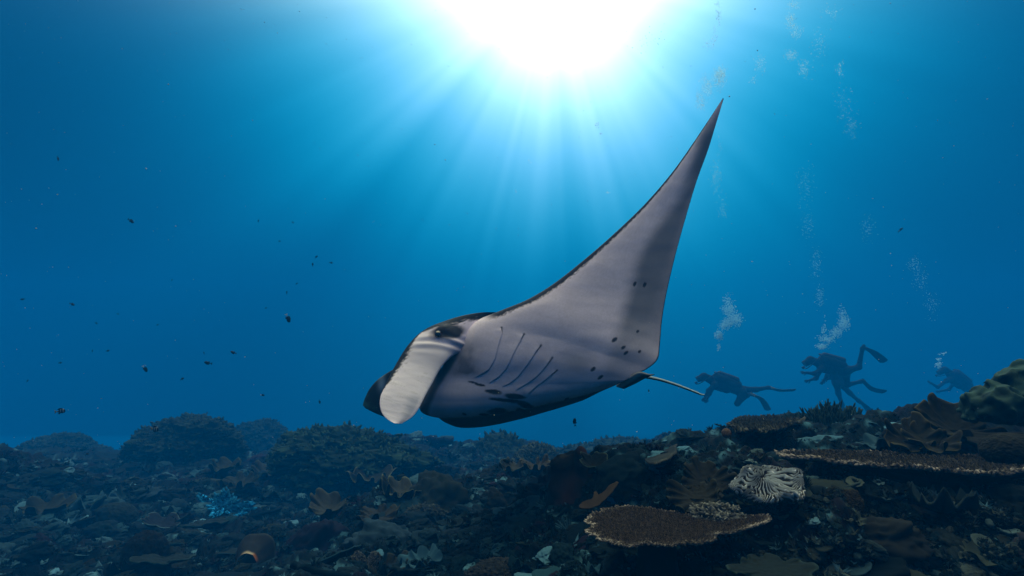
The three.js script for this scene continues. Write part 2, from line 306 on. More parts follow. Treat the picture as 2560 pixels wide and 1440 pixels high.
function mantaBelly(X, Y, s, t) {
  const n1 = fbm(X * 0.05, Y * 0.05, 1, 3), fine = fbm(X * 0.22 + Y * 0.1, Y * 0.3, 5, 2);
  const mot = 0.05 * n1 + 0.11 * fbm(X * 0.45, Y * 0.45, 7, 2) - 0.10 * Math.max(0, fbm(X * 0.9 + Y * 0.35, Y * 0.05 + X * 0.02, 13, 2) - 0.22) + 0.05 * fbm(X * 0.02 + Y * 0.05, Y * 0.35 - X * 0.12, 9, 2), c0 = 0.80 + mot;
  let c = [c0 * 0.96, c0 * 0.89, c0 * 1.10];
  c = mix3(c, [0.66, 0.60, 0.75], 0.5 * sst(0.1, 0.5, fbm(X * 0.012, Y * 0.012, 8, 3)));
  // the wing turns darker towards its hind edge
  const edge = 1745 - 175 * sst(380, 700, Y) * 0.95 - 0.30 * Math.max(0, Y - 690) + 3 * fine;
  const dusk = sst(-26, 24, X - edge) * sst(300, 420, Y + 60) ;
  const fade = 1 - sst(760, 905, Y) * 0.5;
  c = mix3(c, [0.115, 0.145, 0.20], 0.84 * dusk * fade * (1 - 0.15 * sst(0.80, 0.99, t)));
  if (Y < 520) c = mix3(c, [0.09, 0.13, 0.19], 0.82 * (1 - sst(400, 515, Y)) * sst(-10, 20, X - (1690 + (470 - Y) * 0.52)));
  // grey smudges behind the head
  const sm = Math.exp(-(((X - 1163) / 38) ** 2 + ((Y - 893) / 34) ** 2)) + 0.8 * Math.exp(-(((X - 1160) / 55) ** 2 + ((Y - 922) / 13) ** 2)) + 0.4 * Math.exp(-(((X - 1190) / 40) ** 2 + ((Y - 860) / 26) ** 2));
  c = mix3(c, [0.13, 0.145, 0.20], Math.min(0.92, sm * (0.85 + 0.5 * n1)));
  c = mix3(c, [0.22, 0.24, 0.28], 0.5 * Math.exp(-(((X - 1440) / 40) ** 2 + ((Y - 905) / 26) ** 2)));
  // shade put into the colour: lower belly dimmed, dusky far wing nearly black
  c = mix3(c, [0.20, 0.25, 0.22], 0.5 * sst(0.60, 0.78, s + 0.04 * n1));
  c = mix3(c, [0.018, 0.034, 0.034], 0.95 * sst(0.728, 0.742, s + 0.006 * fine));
  // dark front edge with a frayed border; shadow painted as a dark strip along the mouth lip
  const wEdge = s < 0.42 ? lerp(0.042, 0.046, s / 0.42) : lerp(0.046, 0.03, (s - 0.42) / 0.1);
  if (s < 0.5) c = mix3(c, [0.018, 0.022, 0.035], (1 - sst(0.425, 0.455, s)) * (1 - sst(0.6, 1.15, t / (wEdge * (1 + 0.5 * fbm(X * 0.35, Y * 0.35, 3, 3))))));
  if (s > 0.5 && s < 0.76) c = mix3(c, [0.07, 0.10, 0.11], 0.9 * sst(0.555, 0.59, s) * (1 - sst(0.028, 0.05, t)));
  c = mix3(c, [0.012, 0.02, 0.03], sst(0.988, 0.996, t + 0.004 * fine) * sst(0.02, 0.1, s));
  for (const [cx, cy, a, b, d] of SPOTS) {
    const q = d * Math.PI / 180, dx = X - cx, dy = Y - cy; if (Math.abs(dx) > a + 8 || Math.abs(dy) > a + 8) continue;
    const u = (dx * Math.cos(q) + dy * Math.sin(q)) / a, w = (-dx * Math.sin(q) + dy * Math.cos(q)) / b;
    c = mix3(c, [0.014, 0.018, 0.026], 0.95 * (1 - sst(0.72, 1.12, Math.hypot(u, w) + 0.12 * fine)));
  }
  if (X > 1170 && X < 1410 && Y > 800 && Y < 1000) for (const g of GILLS) {
    const [d, side, u] = polyline(X, Y, g);
    if (d < 20) c = mix3(c, [0.03, 0.04, 0.06], (1 - sst(0.5, 1.9 + 1.0 * (1 - sst(0.02, 0.25, u)), d)) * (0.10 + 0.80 * (1 - sst(0.06, 0.26, u))) * (1 - sst(0.85, 1, u)));
    const ex = Math.hypot(X - g[0][0], Y - g[0][1]); c = mix3(c, [0.04, 0.05, 0.08], 0.6 * (1 - sst(1, 4.5, ex)));
  }
  return c;
}
function gillRelief(X, Y) {
  if (X < 1160 || X > 1420 || Y < 800 || Y > 1010) return 0;
  let e = 0;
  for (const g of GILLS) {
    const [d, side, u] = polyline(X, Y, g), k = sst(0, 0.12, u) * (1 - sst(0.9, 1, u)), q = side * d;
    if (q < 0) e += 0.004 * k * Math.exp(q / 12) * sst(0, 1.5, d); else e -= 0.0022 * k * Math.exp(-q / 6);
  }
  return e;
}
const prf = (t) => Math.sqrt(Math.max(0, t)) * (1 - t) / 0.385;
const manta = thing('manta_ray', 'large manta ray gliding with its pale spotted belly turned to the camera', 'manta ray', at(1330, 900, 3.05));
manta.updateMatrixWorld(true);
const M0 = manta.position;
{
  const NS = 430, NV = 230, NB = 60, loop = NV + NB;
  const frames = []; for (let i = 0; i < NS; i++) frames.push(netFrame(netRows, i / (NS - 1)));
  const body = gridGeo(NS, loop, (u, v, i, j) => {
    const { a, L, T, N } = frames[i], s = i / (NS - 1), belly = j < NV;
    const k = belly ? j / (NV - 1) : 1 - (j - NV + 1) / (NB + 1), t = belly ? k * k * 0.35 + k * 0.65 : k * k * 0.35 + k * 0.65;
    const X = lerp(a[8], a[10], t), Y = lerp(a[9], a[11], t);
    let off = belly ? a[6] * prf(t) : -a[7] * prf(t);
    const Xs = X + 210 * (belly ? off : 0), Ys = Y + lerp(-75, 145, sst(890, 985, Y)) * (belly ? off : 0);
    if (belly && s > 0.3 && s < 0.8) off += gillRelief(Xs, Ys);
    if (belly) off += 0.004 * fbm(X * 0.012, Y * 0.03, 3, 2) * sst(0, 0.1, t) * (1 - sst(0.9, 1, t));
    const p = L.clone().lerp(T, t).addScaledVector(N, off).sub(M0);
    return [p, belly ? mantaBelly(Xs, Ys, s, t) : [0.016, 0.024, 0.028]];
  }, false, true);
  // head side and the near head fin: one paddle that starts inside the body and ends in a rounded lobe
  const HEAD = [  // outer edge, distance   inner edge, distance   bulge towards us, thickness behind
    [1262, 781, 2.9, 1222, 868, 2.84, -0.045, 0.10],
    [1205, 781, 2.87, 1186, 880, 2.8, 0.004, 0.16],
    [1152, 790, 2.83, 1158, 882, 2.78, 0.036, 0.20],
    [1103, 806, 2.79, 1138, 886, 2.74, 0.055, 0.20],
    [1054, 830, 2.74, 1126, 893, 2.7, 0.050, 0.15],
    [1020, 863, 2.68, 1113, 906, 2.66, 0.042, 0.10],
    [993, 905, 2.62, 1096, 930, 2.62, 0.034, 0.060],
    [970, 948, 2.55, 1079, 962, 2.57, 0.028, 0.040],
    [952, 988, 2.49, 1063, 990, 2.52, 0.022, 0.028],
    [950, 1018, 2.45, 1049, 1018, 2.48, 0.014, 0.018],
    [961, 1042, 2.42, 1031, 1042, 2.45, 0.008, 0.010],
    [985, 1058, 2.4, 1004, 1059, 2.42, 0.000, 0.002],
  ];
  const hr = HEAD.map((r) => { const l = at(r[0], r[1], r[2]), t = at(r[3], r[4], r[5]); return [l.x, l.y, l.z, t.x, t.y, t.z, r[6], r[7], r[0], r[1], r[3], r[4]]; });
  const HS = 170, HV = 90, HB = 34, hf = []; for (let i = 0; i < HS; i++) hf.push(netFrame(hr, i / (HS - 1)));
  const sgn = hf[80].N.dot(FWD) > 0 ? -1 : 1;
  const rnd2 = (t) => Math.pow(Math.max(0, 4 * t * (1 - t)), 0.55);
  const head = gridGeo(HS, HV + HB, (u, v, i, j) => {
    const { a, L, T, N } = hf[i], s = i / (HS - 1), front = j < HV, t = front ? j / (HV - 1) : 1 - (j - HV + 1) / (HB + 1);
    const X0 = lerp(a[8], a[10], t), Y0 = lerp(a[9], a[11], t);
    let off = front ? a[6] * rnd2(t) : -a[7] * rnd2(t);
    if (front) {
      off += 0.020 * Math.exp(-(((X0 - 1096) / 24) ** 2 + ((Y0 - 833) / 16) ** 2));                  // the eye stands out
      off += 0.006 * Math.sin((Y0 - 846 - 0.12 * (X0 - 1050)) * 0.30) * Math.exp(-(((Y0 - 868) / 16) ** 2)) * sst(1010, 1060, X0);   // folds below it
      off += 0.0013 * fbm(X0 * 0.02 + Y0 * 0.02, Y0 * 0.12 - X0 * 0.03, 2, 3) * sst(0.4, 0.6, s);
    }
    let c; const X = X0 + 115 * (front ? off : 0), Y = Y0 - 130 * (front ? off : 0);
    const n = fbm(X * 0.05, Y * 0.05, 11, 3), st = fbm(X * 0.03 + Y * 0.015, Y * 0.30 - X * 0.10, 4, 3);
    if (!front) c = [0.02, 0.045, 0.06];
    else {
      c = [0.84 + 0.05 * st, 0.82 + 0.06 * st, 0.96 + 0.03 * st];
      c = mix3(c, [0.56, 0.55, 0.68], 0.8 * (1 - sst(0.42, 0.62, s)) * sst(0.25, 0.5, s));
      c = mix3(c, [0.74, 0.68, 0.88], (1 - sst(0.2, 0.42, s)));
      // dark crown and front rim, frayed
      const w = s < 0.30 ? lerp(0.16, 0.30, s / 0.30) : s < 0.38 ? lerp(0.30, 0.06, (s - 0.30) / 0.08) : s < 0.54 ? lerp(0.07, 0.22, (s - 0.38) / 0.16) : lerp(0.22, 0.0, (s - 0.54) / 0.18);
      if (w > 0.004) c = mix3(c, [0.016, 0.024, 0.034], 1 - sst(0.55, 1.15, t / (w * (1 + 0.7 * fbm(X * 0.10, Y * 0.26 + X * 0.06, 6, 3)))));
      const ep = Math.hypot((X - 1120) / 40, (Y - 833 + 0.18 * (X - 1120)) / 19);
      c = mix3(c, [0.012, 0.02, 0.03], 0.97 * (1 - sst(0.7, 1.25, ep + 0.3 * n)));
      c = mix3(c, [0.14, 0.155, 0.20], 0.75 * Math.exp(-(((X - 1180) / 34) ** 2 + ((Y - 872) / 20) ** 2)));
      c = mix3(c, [0.34, 0.40, 0.52], 0.55 * sst(0.70, 0.80, s) * sst(0.55, 0.8, t + 0.08 * n) * (1 - sst(0.86, 0.95, t)));
      c = mix3(c, [0.10, 0.12, 0.16], 0.16 * sst(0.28, 0.40, st) * sst(0.5, 0.6, s));
    }
    return [L.clone().lerp(T, t).addScaledVector(N, sgn * off).sub(M0), c];
  }, false, true);
  // the inside of the head between the fins: forehead and upper jaw
  const hA = at(1165, 850, 2.97).sub(M0), hB = at(1085, 872, 2.92).sub(M0), hC = at(1075, 940, 3.18).sub(M0), hD = at(1190, 930, 3.1).sub(M0);
  const core = nets((x, y, z) => smin(smin(capsule(x, y, z, hA, hB, 0.10, 0.065), capsule(x, y, z, hB, hC, 0.055, 0.055), 0.1), capsule(x, y, z, hA, hD, 0.10, 0.12), 0.1),
    [Math.min(hB.x, hC.x) - 0.2, hD.y - 0.3, hC.z - 0.25], [hD.x + 0.2, hA.y + 0.22, hA.z + 0.25], 0.014, () => [0.02, 0.03, 0.036]);
  for (const g of [body, head, core]) { for (const k of Object.keys(g.attributes)) if (!['position', 'normal', 'color'].includes(k)) g.deleteAttribute(k); }
  const skin = std(rgb(1, 1, 1), 0.62, { vertexColors: true });
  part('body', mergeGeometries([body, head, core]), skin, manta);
  // far head fin, rolled, dark outside
  const FF = [[1000, 915, 3.18, 1040, 985, 3.16, 0.03, 0.05], [975, 928, 3.22, 1020, 1020, 3.17, 0.03, 0.03], [948, 946, 3.24, 1000, 1056, 3.18, 0.03, 0.02], [926, 969, 3.25, 968, 1045, 3.19, 0.02, 0.015], [912, 996, 3.25, 938, 1033, 3.21, 0.012, 0.01], [907, 1013, 3.24, 914, 1021, 3.23, 0.002, 0.003]];
  const fr = FF.map((r) => { const l = at(r[0], r[1], r[2]), t = at(r[3], r[4], r[5]); return [l.x, l.y, l.z, t.x, t.y, t.z, r[6], r[7], r[0], r[1], r[3], r[4]]; });
  const ff = []; for (let i = 0; i < 50; i++) ff.push(netFrame(fr, i / 49));
  const fs = ff[25].N.dot(FWD) > 0 ? -1 : 1;
  part('head_fin', gridGeo(50, 60, (u, v, i, j) => {
    const { a, L, T, N } = ff[i], front = j < 40, t = front ? j / 39 : 1 - (j - 39) / 21, X = lerp(a[8], a[10], t), Y = lerp(a[9], a[11], t);
    let c = front ? [0.012, 0.022, 0.03] : [0.6, 0.6, 0.64];
    if (front) { c = mix3(c, [0.03, 0.10, 0.11], 0.8 * sst(0.62, 1, i / 49 + 0.2 * fbm(X * 0.1, Y * 0.1, 1, 2))); c = mix3(c, [0.20, 0.34, 0.55], 0.7 * Math.exp(-(((X - 958) / 10) ** 2 + ((Y - 960) / 18) ** 2))); }
    return [L.clone().lerp(T, t).addScaledVector(N, fs * (front ? a[6] : -a[7]) * rnd2(t)).sub(M0), c];
  }, false, true), skin, manta, 'dark far head fin with a teal rim');
  // eye
  const eyeM = new THREE.MeshPhysicalMaterial({ color: rgb(0.006, 0.008, 0.014), roughness: 0.12, clearcoat: 1 });
  const ep = at(1095, 836, 2.69).sub(M0), eye = part('eye', new THREE.SphereGeometry(0.019, 32, 24), eyeM, manta);
  eye.position.copy(ep); eye.scale.set(0.9, 1, 0.8);
  // pelvic fins and tail
  const PF = [[1540, 966, 3.02, 1562, 972, 3.04, 0.004, 0.02], [1570, 944, 2.98, 1590, 958, 3.01, 0.012, 0.02], [1597, 930, 2.95, 1608, 948, 2.99, 0.012, 0.014], [1622, 935, 2.96, 1622, 942, 2.97, 0.005, 0.006], [1637, 935, 2.97, 1637, 936, 2.97, 0.0, 0.001]];
  const pr = PF.map((r) => { const l = at(r[0], r[1], r[2]), t = at(r[3], r[4], r[5]); return [l.x, l.y, l.z, t.x, t.y, t.z, r[6], r[7]]; });
  const pf = []; for (let i = 0; i < 40; i++) pf.push(netFrame(pr, i / 39)); const psn = pf[20].N.dot(FWD) > 0 ? -1 : 1;
  part('pelvic_fin', gridGeo(40, 32, (u, v, i, j) => { const { a, L, T, N } = pf[i], f = j < 18, t = f ? j / 17 : 1 - (j - 17) / 15; return [L.clone().lerp(T, t).addScaledVector(N, psn * (f ? a[6] : -a[7]) * rnd2(t)).sub(M0), f ? mix3([0.30, 0.33, 0.36], [0.03, 0.05, 0.06], sst(0.1, 0.5, t + 0.5 * (i / 39 - 0.5))) : [0.02, 0.03, 0.035]]; }, false, true), skin, manta);
  const tp = [[1560, 945, 3.04], [1600, 941, 3.04], [1640, 947, 3.06], [1690, 962, 3.10], [1740, 981, 3.14], [1752, 986, 3.15], [1760, 987, 3.16]].map((p) => at(...p).sub(M0));
  const curve = new THREE.CatmullRomCurve3(tp), tail = gridGeo(80, 12, (u, v) => {
    const p = curve.getPoint(u), q = curve.getTangent(u), s = new THREE.Vector3(0, 1, 0).cross(q).normalize(), w = q.clone().cross(s), r = lerp(0.013, 0.0042, Math.pow(u, 0.7)), a = v * 2 * Math.PI;
    return [p.addScaledVector(s, r * Math.cos(a)).addScaledVector(w, r * Math.sin(a)), Math.sin(a) > -0.1 ? [0.42, 0.60, 0.64] : [0.03, 0.045, 0.05]];
  }, false, true);
  part('tail', tail, std(rgb(1, 1, 1), 0.35, { vertexColors: true }), manta);
}

// ---------------------------------------------------------------- corals
const vcMat = (rough = 0.9, extra = {}) => std(rgb(1, 1, 1), rough, { vertexColors: true, ...extra });
const coralMat = vcMat(0.92), sleekMat = vcMat(0.75);
const mpp = (d) => d / F;                                            // metres per photograph pixel at that distance
const UP = new THREE.Vector3(0, 1, 0);
const strip = (gs) => gs.map((g) => { g = g.index ? g.toNonIndexed() : g; for (const k of Object.keys(g.attributes)) if (!['position', 'normal', 'color'].includes(k)) g.deleteAttribute(k); return g; });
function paint(g, c, fn) { const n = g.attributes.position.count, a = new Float32Array(n * 3), p = g.attributes.position; for (let i = 0; i < n; i++) { const k = fn ? fn(p.getX(i), p.getY(i), p.getZ(i)) : c; a[i * 3] = k[0]; a[i * 3 + 1] = k[1]; a[i * 3 + 2] = k[2]; } g.setAttribute('color', new THREE.BufferAttribute(a, 3)); return g; }
function stalkGeo(r0, r1, h, seed, c0, c1) {                         // from the base up to y = 0
  return gridGeo(28, 14, (u, v) => { const a = u * 2 * Math.PI, y = -h * (1 - v), r = lerp(r0, r1, Math.pow(v, 1.6)) * (1 + 0.22 * fbm(Math.cos(a) * 2 + seed, v * 3, Math.sin(a) * 2, 3)); return [new THREE.Vector3(r * Math.cos(a), y, r * Math.sin(a)), mix3(c0, c1, v)]; }, true);
}
// folded leather coral: a fleshy cap with an undulating rim on a stalk; the root of the group is where it stands
function leather(label, px, py, o) {
  const q = stand(px, py, o.d), d = q.t, W = o.w / 2 * mpp(d), sd = o.seed, L = (o.lobes ?? 8) + 1, A = 1.15 * (o.ruf ?? 0.34), B = o.bowl ?? 0.3, fold = o.fold ?? 0.3, lift = (0.45 * (o.stand ?? 0.5) + (q.reef ? 0.35 : 0)) * W;
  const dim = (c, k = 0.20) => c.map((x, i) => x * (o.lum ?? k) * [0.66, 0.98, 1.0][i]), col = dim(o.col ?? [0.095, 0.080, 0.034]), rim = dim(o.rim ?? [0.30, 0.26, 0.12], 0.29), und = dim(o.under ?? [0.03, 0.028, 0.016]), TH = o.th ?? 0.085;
  const t = thing(o.name ?? 'leather_coral', label, 'coral', q.p, o.group);
  const tilt = new THREE.Group(); tilt.rotation.set((o.rx ?? 0.35) * (d > 3 ? 0.3 : 0.8), o.ry ?? 0, o.rz ?? 0); tilt.updateMatrix();
  const g = gridGeo(220, 52, (u, v) => {
    const th = 2 * Math.PI * u, r0 = 1 - Math.abs(2 * v - 1), topS = v <= 0.5, cx = Math.cos(th), cz = Math.sin(th);
    const r = Math.sin(Math.min(1, r0) * Math.PI / 2) * 0.35 + r0 * 0.65;
    const n = fbm(cx * 1.5 + sd, 1, cz * 1.5, 2) * 2, m = vn(cx * 2.6 + sd, 5, cz * 2.6), ph = L * th + 3.2 * n + sd, k = sst(0.25, 1, r) * r;
    const th2 = th - fold * 0.9 * k * Math.sin(2 * ph) / L, lobe = 0.5 + 0.5 * Math.sin(ph);
    const R = W * r * (1 + 0.34 * n * r) * (1 + 0.10 * k * lobe - 0.05 * k * k * Math.abs(Math.sin(ph)));
    let y = B * W * (r * r - 0.3 * Math.pow(r, 5)) * (1 + 0.5 * n) + A * W * k * (lobe - 0.35) * (0.75 + 0.75 * m) + 0.035 * W * fbm(cx * 5 * r + sd, r * 5, cz * 5 * r, 3);
    const edge = Math.sqrt(Math.max(0, 1 - Math.pow(r0, 8)));
    y += (topS ? 0.5 : -0.5) * TH * W * edge - (topS ? 0 : 0.12 * W * (1 - r));
    const p = new THREE.Vector3(R * Math.cos(th2), y, R * Math.sin(th2) * (o.sq ?? 1)).applyMatrix4(tilt.matrix); p.y += lift;
    const f = 1 + 0.5 * fbm(cx * 8 * r + sd, r * 8, cz * 8 * r, 3);
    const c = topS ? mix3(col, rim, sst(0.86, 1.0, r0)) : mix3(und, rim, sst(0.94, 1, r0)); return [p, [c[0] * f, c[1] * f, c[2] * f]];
  }, true);
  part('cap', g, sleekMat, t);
  const s = stalkGeo(0.42 * W, 0.30 * W, lift + 0.5 * W, sd, [0.006, 0.010, 0.010], und); s.translate(0, lift, 0); part('stalk', s, coralMat, t);
  return t;
}
// a plate whose outline is given on a tilted plane
function planeAt(anchor, n) { return (px, py) => { const d = dirOf(px, py), k = anchor.clone().sub(EYE).dot(n) / d.dot(n); return d.multiplyScalar(k).add(EYE); }; }
const branchlet = (() => { const g = new THREE.ConeGeometry(1, 1, 5, 1, true); g.translate(0, 0.5, 0); const h = new THREE.ConeGeometry(0.7, 0.7, 4, 1, true); h.rotateZ(0.7); h.translate(-0.5, 0.5, 0.2); return mergeGeometries([g, h]); })();
function plate(name, label, outline, c, anchor, n, o) {
  const onPlane = planeAt(anchor, n), ctr = onPlane(...c), sd = o.seed ?? 1;
  const t = thing(name, label, 'coral', ctr.clone().addScaledVector(UP, -(o.stalk ?? 0)), o.group), O = t.position;
  const curve = new THREE.CatmullRomCurve3(outline.map((p) => onPlane(...p)), true, 'centripetal'), NU = o.nu ?? 420, NR = 26, ring = curve.getPoints(NU).slice(0, NU), jag = o.jag ?? 0.006;
  ring.forEach((p, i) => { const q = p.clone().sub(ctr), l = q.length(); p.addScaledVector(q.normalize(), jag * (1.5 * fbm(i * 0.5, sd, 1, 2) + 2.2 * fbm(i * 0.09, sd, 5, 2)) + 0.00 * l); });
  const thick = o.thick ?? 0.014, dish = o.dish ?? 0.0;
  const topAt = (u, r) => { const p = ctr.clone().lerp(ring[Math.floor(u * NU) % NU], r); return p.addScaledVector(n, (dish * r * r) + (o.wave ?? 0.008) * fbm(p.x * 9 + sd, p.y * 9, p.z * 9, 3)); };
  const g = gridGeo(NU, NR * 2, (u, v, i, j) => {
    const tp = j < NR, r = Math.pow(tp ? j / (NR - 1) : 1 - (j - NR) / (NR - 1), 0.8), p = topAt(i / NU, r);
    if (!tp) p.addScaledVector(n, -thick * (0.45 + 0.55 * (1 - r)) - (o.cone ?? 0.0) * (1 - r) * (1 - r) - 0.012 * (1 - r) * fbm(p.x * 14, p.y * 14 + sd, p.z * 14, 2));
    const f = (o.lum ?? 0.36) * (1 + 0.6 * fbm(p.x * 30, p.y * 30, p.z * 30 + sd, 2));
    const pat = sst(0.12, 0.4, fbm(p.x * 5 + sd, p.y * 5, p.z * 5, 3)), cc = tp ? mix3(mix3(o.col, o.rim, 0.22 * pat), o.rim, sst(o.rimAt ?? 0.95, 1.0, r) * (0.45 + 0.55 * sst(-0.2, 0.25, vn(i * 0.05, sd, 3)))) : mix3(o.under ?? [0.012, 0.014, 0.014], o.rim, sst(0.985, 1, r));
    return [p.sub(O), [cc[0] * f, cc[1] * f, cc[2] * f]];
  }, true);
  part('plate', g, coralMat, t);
  const q = new THREE.Quaternion(), m = new THREE.Matrix4(), col = new THREE.Color();
  if (o.nubs) {
    const im = new THREE.InstancedMesh(branchlet, std(rgb(1, 1, 1), 0.9), o.nubs);
    for (let i = 0; i < o.nubs; i++) {
      const u = rnd(), r = Math.sqrt(rnd()) * 0.985, p = topAt(u, r).sub(O), s = (o.nub ?? 0.006) * rr(0.6, 1.3);
      q.setFromUnitVectors(UP, n.clone().add(new THREE.Vector3(rr(-0.5, 0.5), rr(-0.2, 0.5), rr(-0.5, 0.5))).normalize());
      im.setMatrixAt(i, m.compose(p, q, new THREE.Vector3(s * 0.42, s, s * 0.42)));
      const k = rr(0.3, 1.7) * (o.lum ?? 0.36), c2 = mix3(o.col, o.rim, 0.16 * rnd() + (r > 0.93 ? 0.35 * rnd() : 0)); im.setColorAt(i, col.setRGB(c2[0] * k, c2[1] * k, c2[2] * k));
    }
    im.name = 'branchlets'; im.userData.kind = 'stuff'; t.add(im);
  }
  if (o.fringe) {
    const im = new THREE.InstancedMesh(branchlet, std(rgb(1, 1, 1), 0.85), o.fringe);
    for (let i = 0; i < o.fringe; i++) {
      const u = rnd(), p = topAt(u, rr(0.975, 1.01)), out = p.clone().sub(ctr).normalize(), s = (o.nub ?? 0.006) * rr(0.8, 1.7); p.sub(O).addScaledVector(n, -0.3 * thick * rnd());
      q.setFromUnitVectors(UP, out.multiplyScalar(0.9).addScaledVector(n, rr(-0.2, 0.9)).normalize());
      im.setMatrixAt(i, m.compose(p, q, new THREE.Vector3(s * 0.4, s, s * 0.4)));
      const k = rr(0.35, 1.3) * (o.lum ?? 0.36) * 1.5 * (0.5 + 0.8 * sst(-0.35, 0.3, vn(u * NU * 0.05, sd, 3))); im.setColorAt(i, col.setRGB(o.rim[0] * k, o.rim[1] * k, o.rim[2] * k));
    }
    im.name = 'rim_branchlets'; im.userData.kind = 'stuff'; t.add(im);
  }
  if (o.stalk) { const s = stalkGeo(o.sr0 ?? 0.12, o.sr1 ?? 0.08, o.stalk + 0.05, sd, [0.010, 0.014, 0.016], [0.016, 0.016, 0.014]); s.translate(0, o.stalk - thick, 0); part('stalk', s, coralMat, t); }
  return t;
}
// rounded colony, surface knobbed
function dome(name, label, px, py, o) {
  const q = stand(px, py, o.d), k = mpp(q.t), rx = o.w / 2 * k, ry = o.h * k, sd = o.seed, fr = (o.freq ?? 5) / rx;
  const t = thing(name, label, o.cat ?? 'coral', q.p, o.group);
  const g = mergeVertices(new THREE.IcosahedronGeometry(1, o.detail ?? 40).deleteAttribute('uv').deleteAttribute('normal'), 1e-5), P = g.attributes.position, C = new Float32Array(P.count * 3);
  for (let i = 0; i < P.count; i++) {
    let x = P.getX(i), y = P.getY(i), z = P.getZ(i);
    const w = worley(x * rx * fr + sd, y * ry * fr, z * rx * fr), big = fbm(x * 1.7 + sd, y * 1.7, z * 1.7, 3), fine = fbm(x * 9 + sd, y * 9, z * 9, 3);
    let s = 1 + (o.lump ?? 0.22) * big + (o.knob ?? 0.10) * (0.6 - w) + 0.05 * fine;
    if (o.ledge) { const yy = y * (o.ledge) + 2.6 * big + 0.6 * fine, f = yy - Math.floor(yy); s += 0.10 * (f < 0.75 ? f / 0.75 : (1 - f) / 0.25) - 0.04; }
    P.setXYZ(i, x * rx * s, y * ry * s, z * rx * s * (o.deep ?? 0.8));
    const c = mix3(o.col, o.hi ?? o.col, clamp(sst(0.75, 0.2, w) * 0.7 + fine, 0, 1)), f = (o.lum ?? 0.42) * (1 + 0.8 * fine); C[i * 3] = c[0] * f; C[i * 3 + 1] = c[1] * f; C[i * 3 + 2] = c[2] * f;
  }
  g.setAttribute('color', new THREE.BufferAttribute(C, 3)); g.computeVertexNormals();
  part('colony', g, coralMat, t);
  if (o.tufts) {
    const im = new THREE.InstancedMesh(branchlet, std(rgb(1, 1, 1), 0.9), o.tufts), qq = new THREE.Quaternion(), m = new THREE.Matrix4(), v = new THREE.Vector3(), nn = new THREE.Vector3(), col = new THREE.Color();
    for (let i = 0; i < o.tufts; i++) {
      const j = Math.floor(rnd() * P.count); v.fromBufferAttribute(P, j); nn.fromBufferAttribute(g.attributes.normal, j); if (v.y < -0.1 * ry) { j % 2; }
      qq.setFromUnitVectors(UP, nn.add(new THREE.Vector3(rr(-0.4, 0.4), rr(0, 0.6), rr(-0.4, 0.4))).normalize()); const s = (o.tuft ?? 0.05) * rx * rr(0.6, 1.4), kk = rr(0.4, 1.8) * (o.lum ?? 0.42), c2 = o.hi ?? o.col;
      im.setMatrixAt(i, m.compose(v, qq, new THREE.Vector3(s * 0.4, s, s * 0.4))); im.setColorAt(i, col.setRGB(c2[0] * kk, c2[1] * kk, c2[2] * kk));
    }
    im.name = 'branchlets'; im.userData.kind = 'stuff'; t.add(im);
  }
  return t;
}
// bush of tapering branches that fan out from one foot
function bush(name, label, px, py, o) {
  const q = { p: at(px, py, o.d), t: o.d }, k = mpp(q.t), R = o.w / 2 * k, H = o.h * k, t = thing(name, label, 'coral', q.p), gs = [];
  for (let i = 0; i < o.n; i++) {
    const a = rr(0, 2 * Math.PI), e = Math.pow(rnd(), 0.6), tip = new THREE.Vector3(R * e * Math.cos(a), H * (0.45 + 0.55 * Math.sqrt(Math.max(0, 1 - e * e * 0.75))) * rr(0.75, 1.06) * (1 + (o.skew ?? 0) * e * Math.cos(a)), R * 0.7 * e * Math.sin(a));
    const p0 = new THREE.Vector3(tip.x * 0.22, 0, tip.z * 0.22), mid = p0.clone().lerp(tip, 0.55).add(new THREE.Vector3(tip.x * 0.12, -0.06 * H, tip.z * 0.12));
    const len = tip.distanceTo(p0), r0 = (o.r ?? 0.012) * rr(0.8, 1.2), shade = rr(0.6, 1.3);
    const tube = (pts, ra, rb) => { const cv = new THREE.CatmullRomCurve3(pts); gs.push(gridGeo(7, 5, (u, v) => { const p = cv.getPoint(u), d = cv.getTangent(u), s = new THREE.Vector3(0.3, 0.1, 1).cross(d).normalize(), w = d.clone().cross(s), r = lerp(ra, rb, u) * (1 - 0.5 * sst(0.85, 1, u)), an = v * 2 * Math.PI; const c = mix3(o.col, o.tip ?? o.col, sst(0.75, 1, u)); return [p.addScaledVector(s, r * Math.cos(an)).addScaledVector(w, r * Math.sin(an)), [c[0] * shade, c[1] * shade, c[2] * shade]]; }, false, true)); };
    tube([p0, mid, tip], r0, r0 * 0.55);
    for (let b = 0; b < 3; b++) { const f = rr(0.5, 0.95), s = p0.clone().lerp(mid, Math.min(1, f / 0.55)).lerp(tip, f > 0.55 ? (f - 0.55) / 0.45 : 0), e2 = s.clone().addScaledVector(tip.clone().sub(mid).normalize(), len * 0.16).add(new THREE.Vector3(rr(-1, 1), rr(0.1, 1), rr(-1, 1)).multiplyScalar(len * 0.10)); tube([s, s.clone().lerp(e2, 0.5), e2], r0 * 0.6, r0 * 0.4); }
  }
  const b = mergeGeometries(strip(gs)); part('branches', b, coralMat, t).userData.kind = 'stuff';
  const s = stalkGeo(R * 0.32, R * 0.26, H * 0.45, o.seed ?? 3, [0.008, 0.012, 0.014], [0.010, 0.016, 0.018]); s.translate(0, H * 0.3, 0); part('foot', s, coralMat, t);
  return t;
}
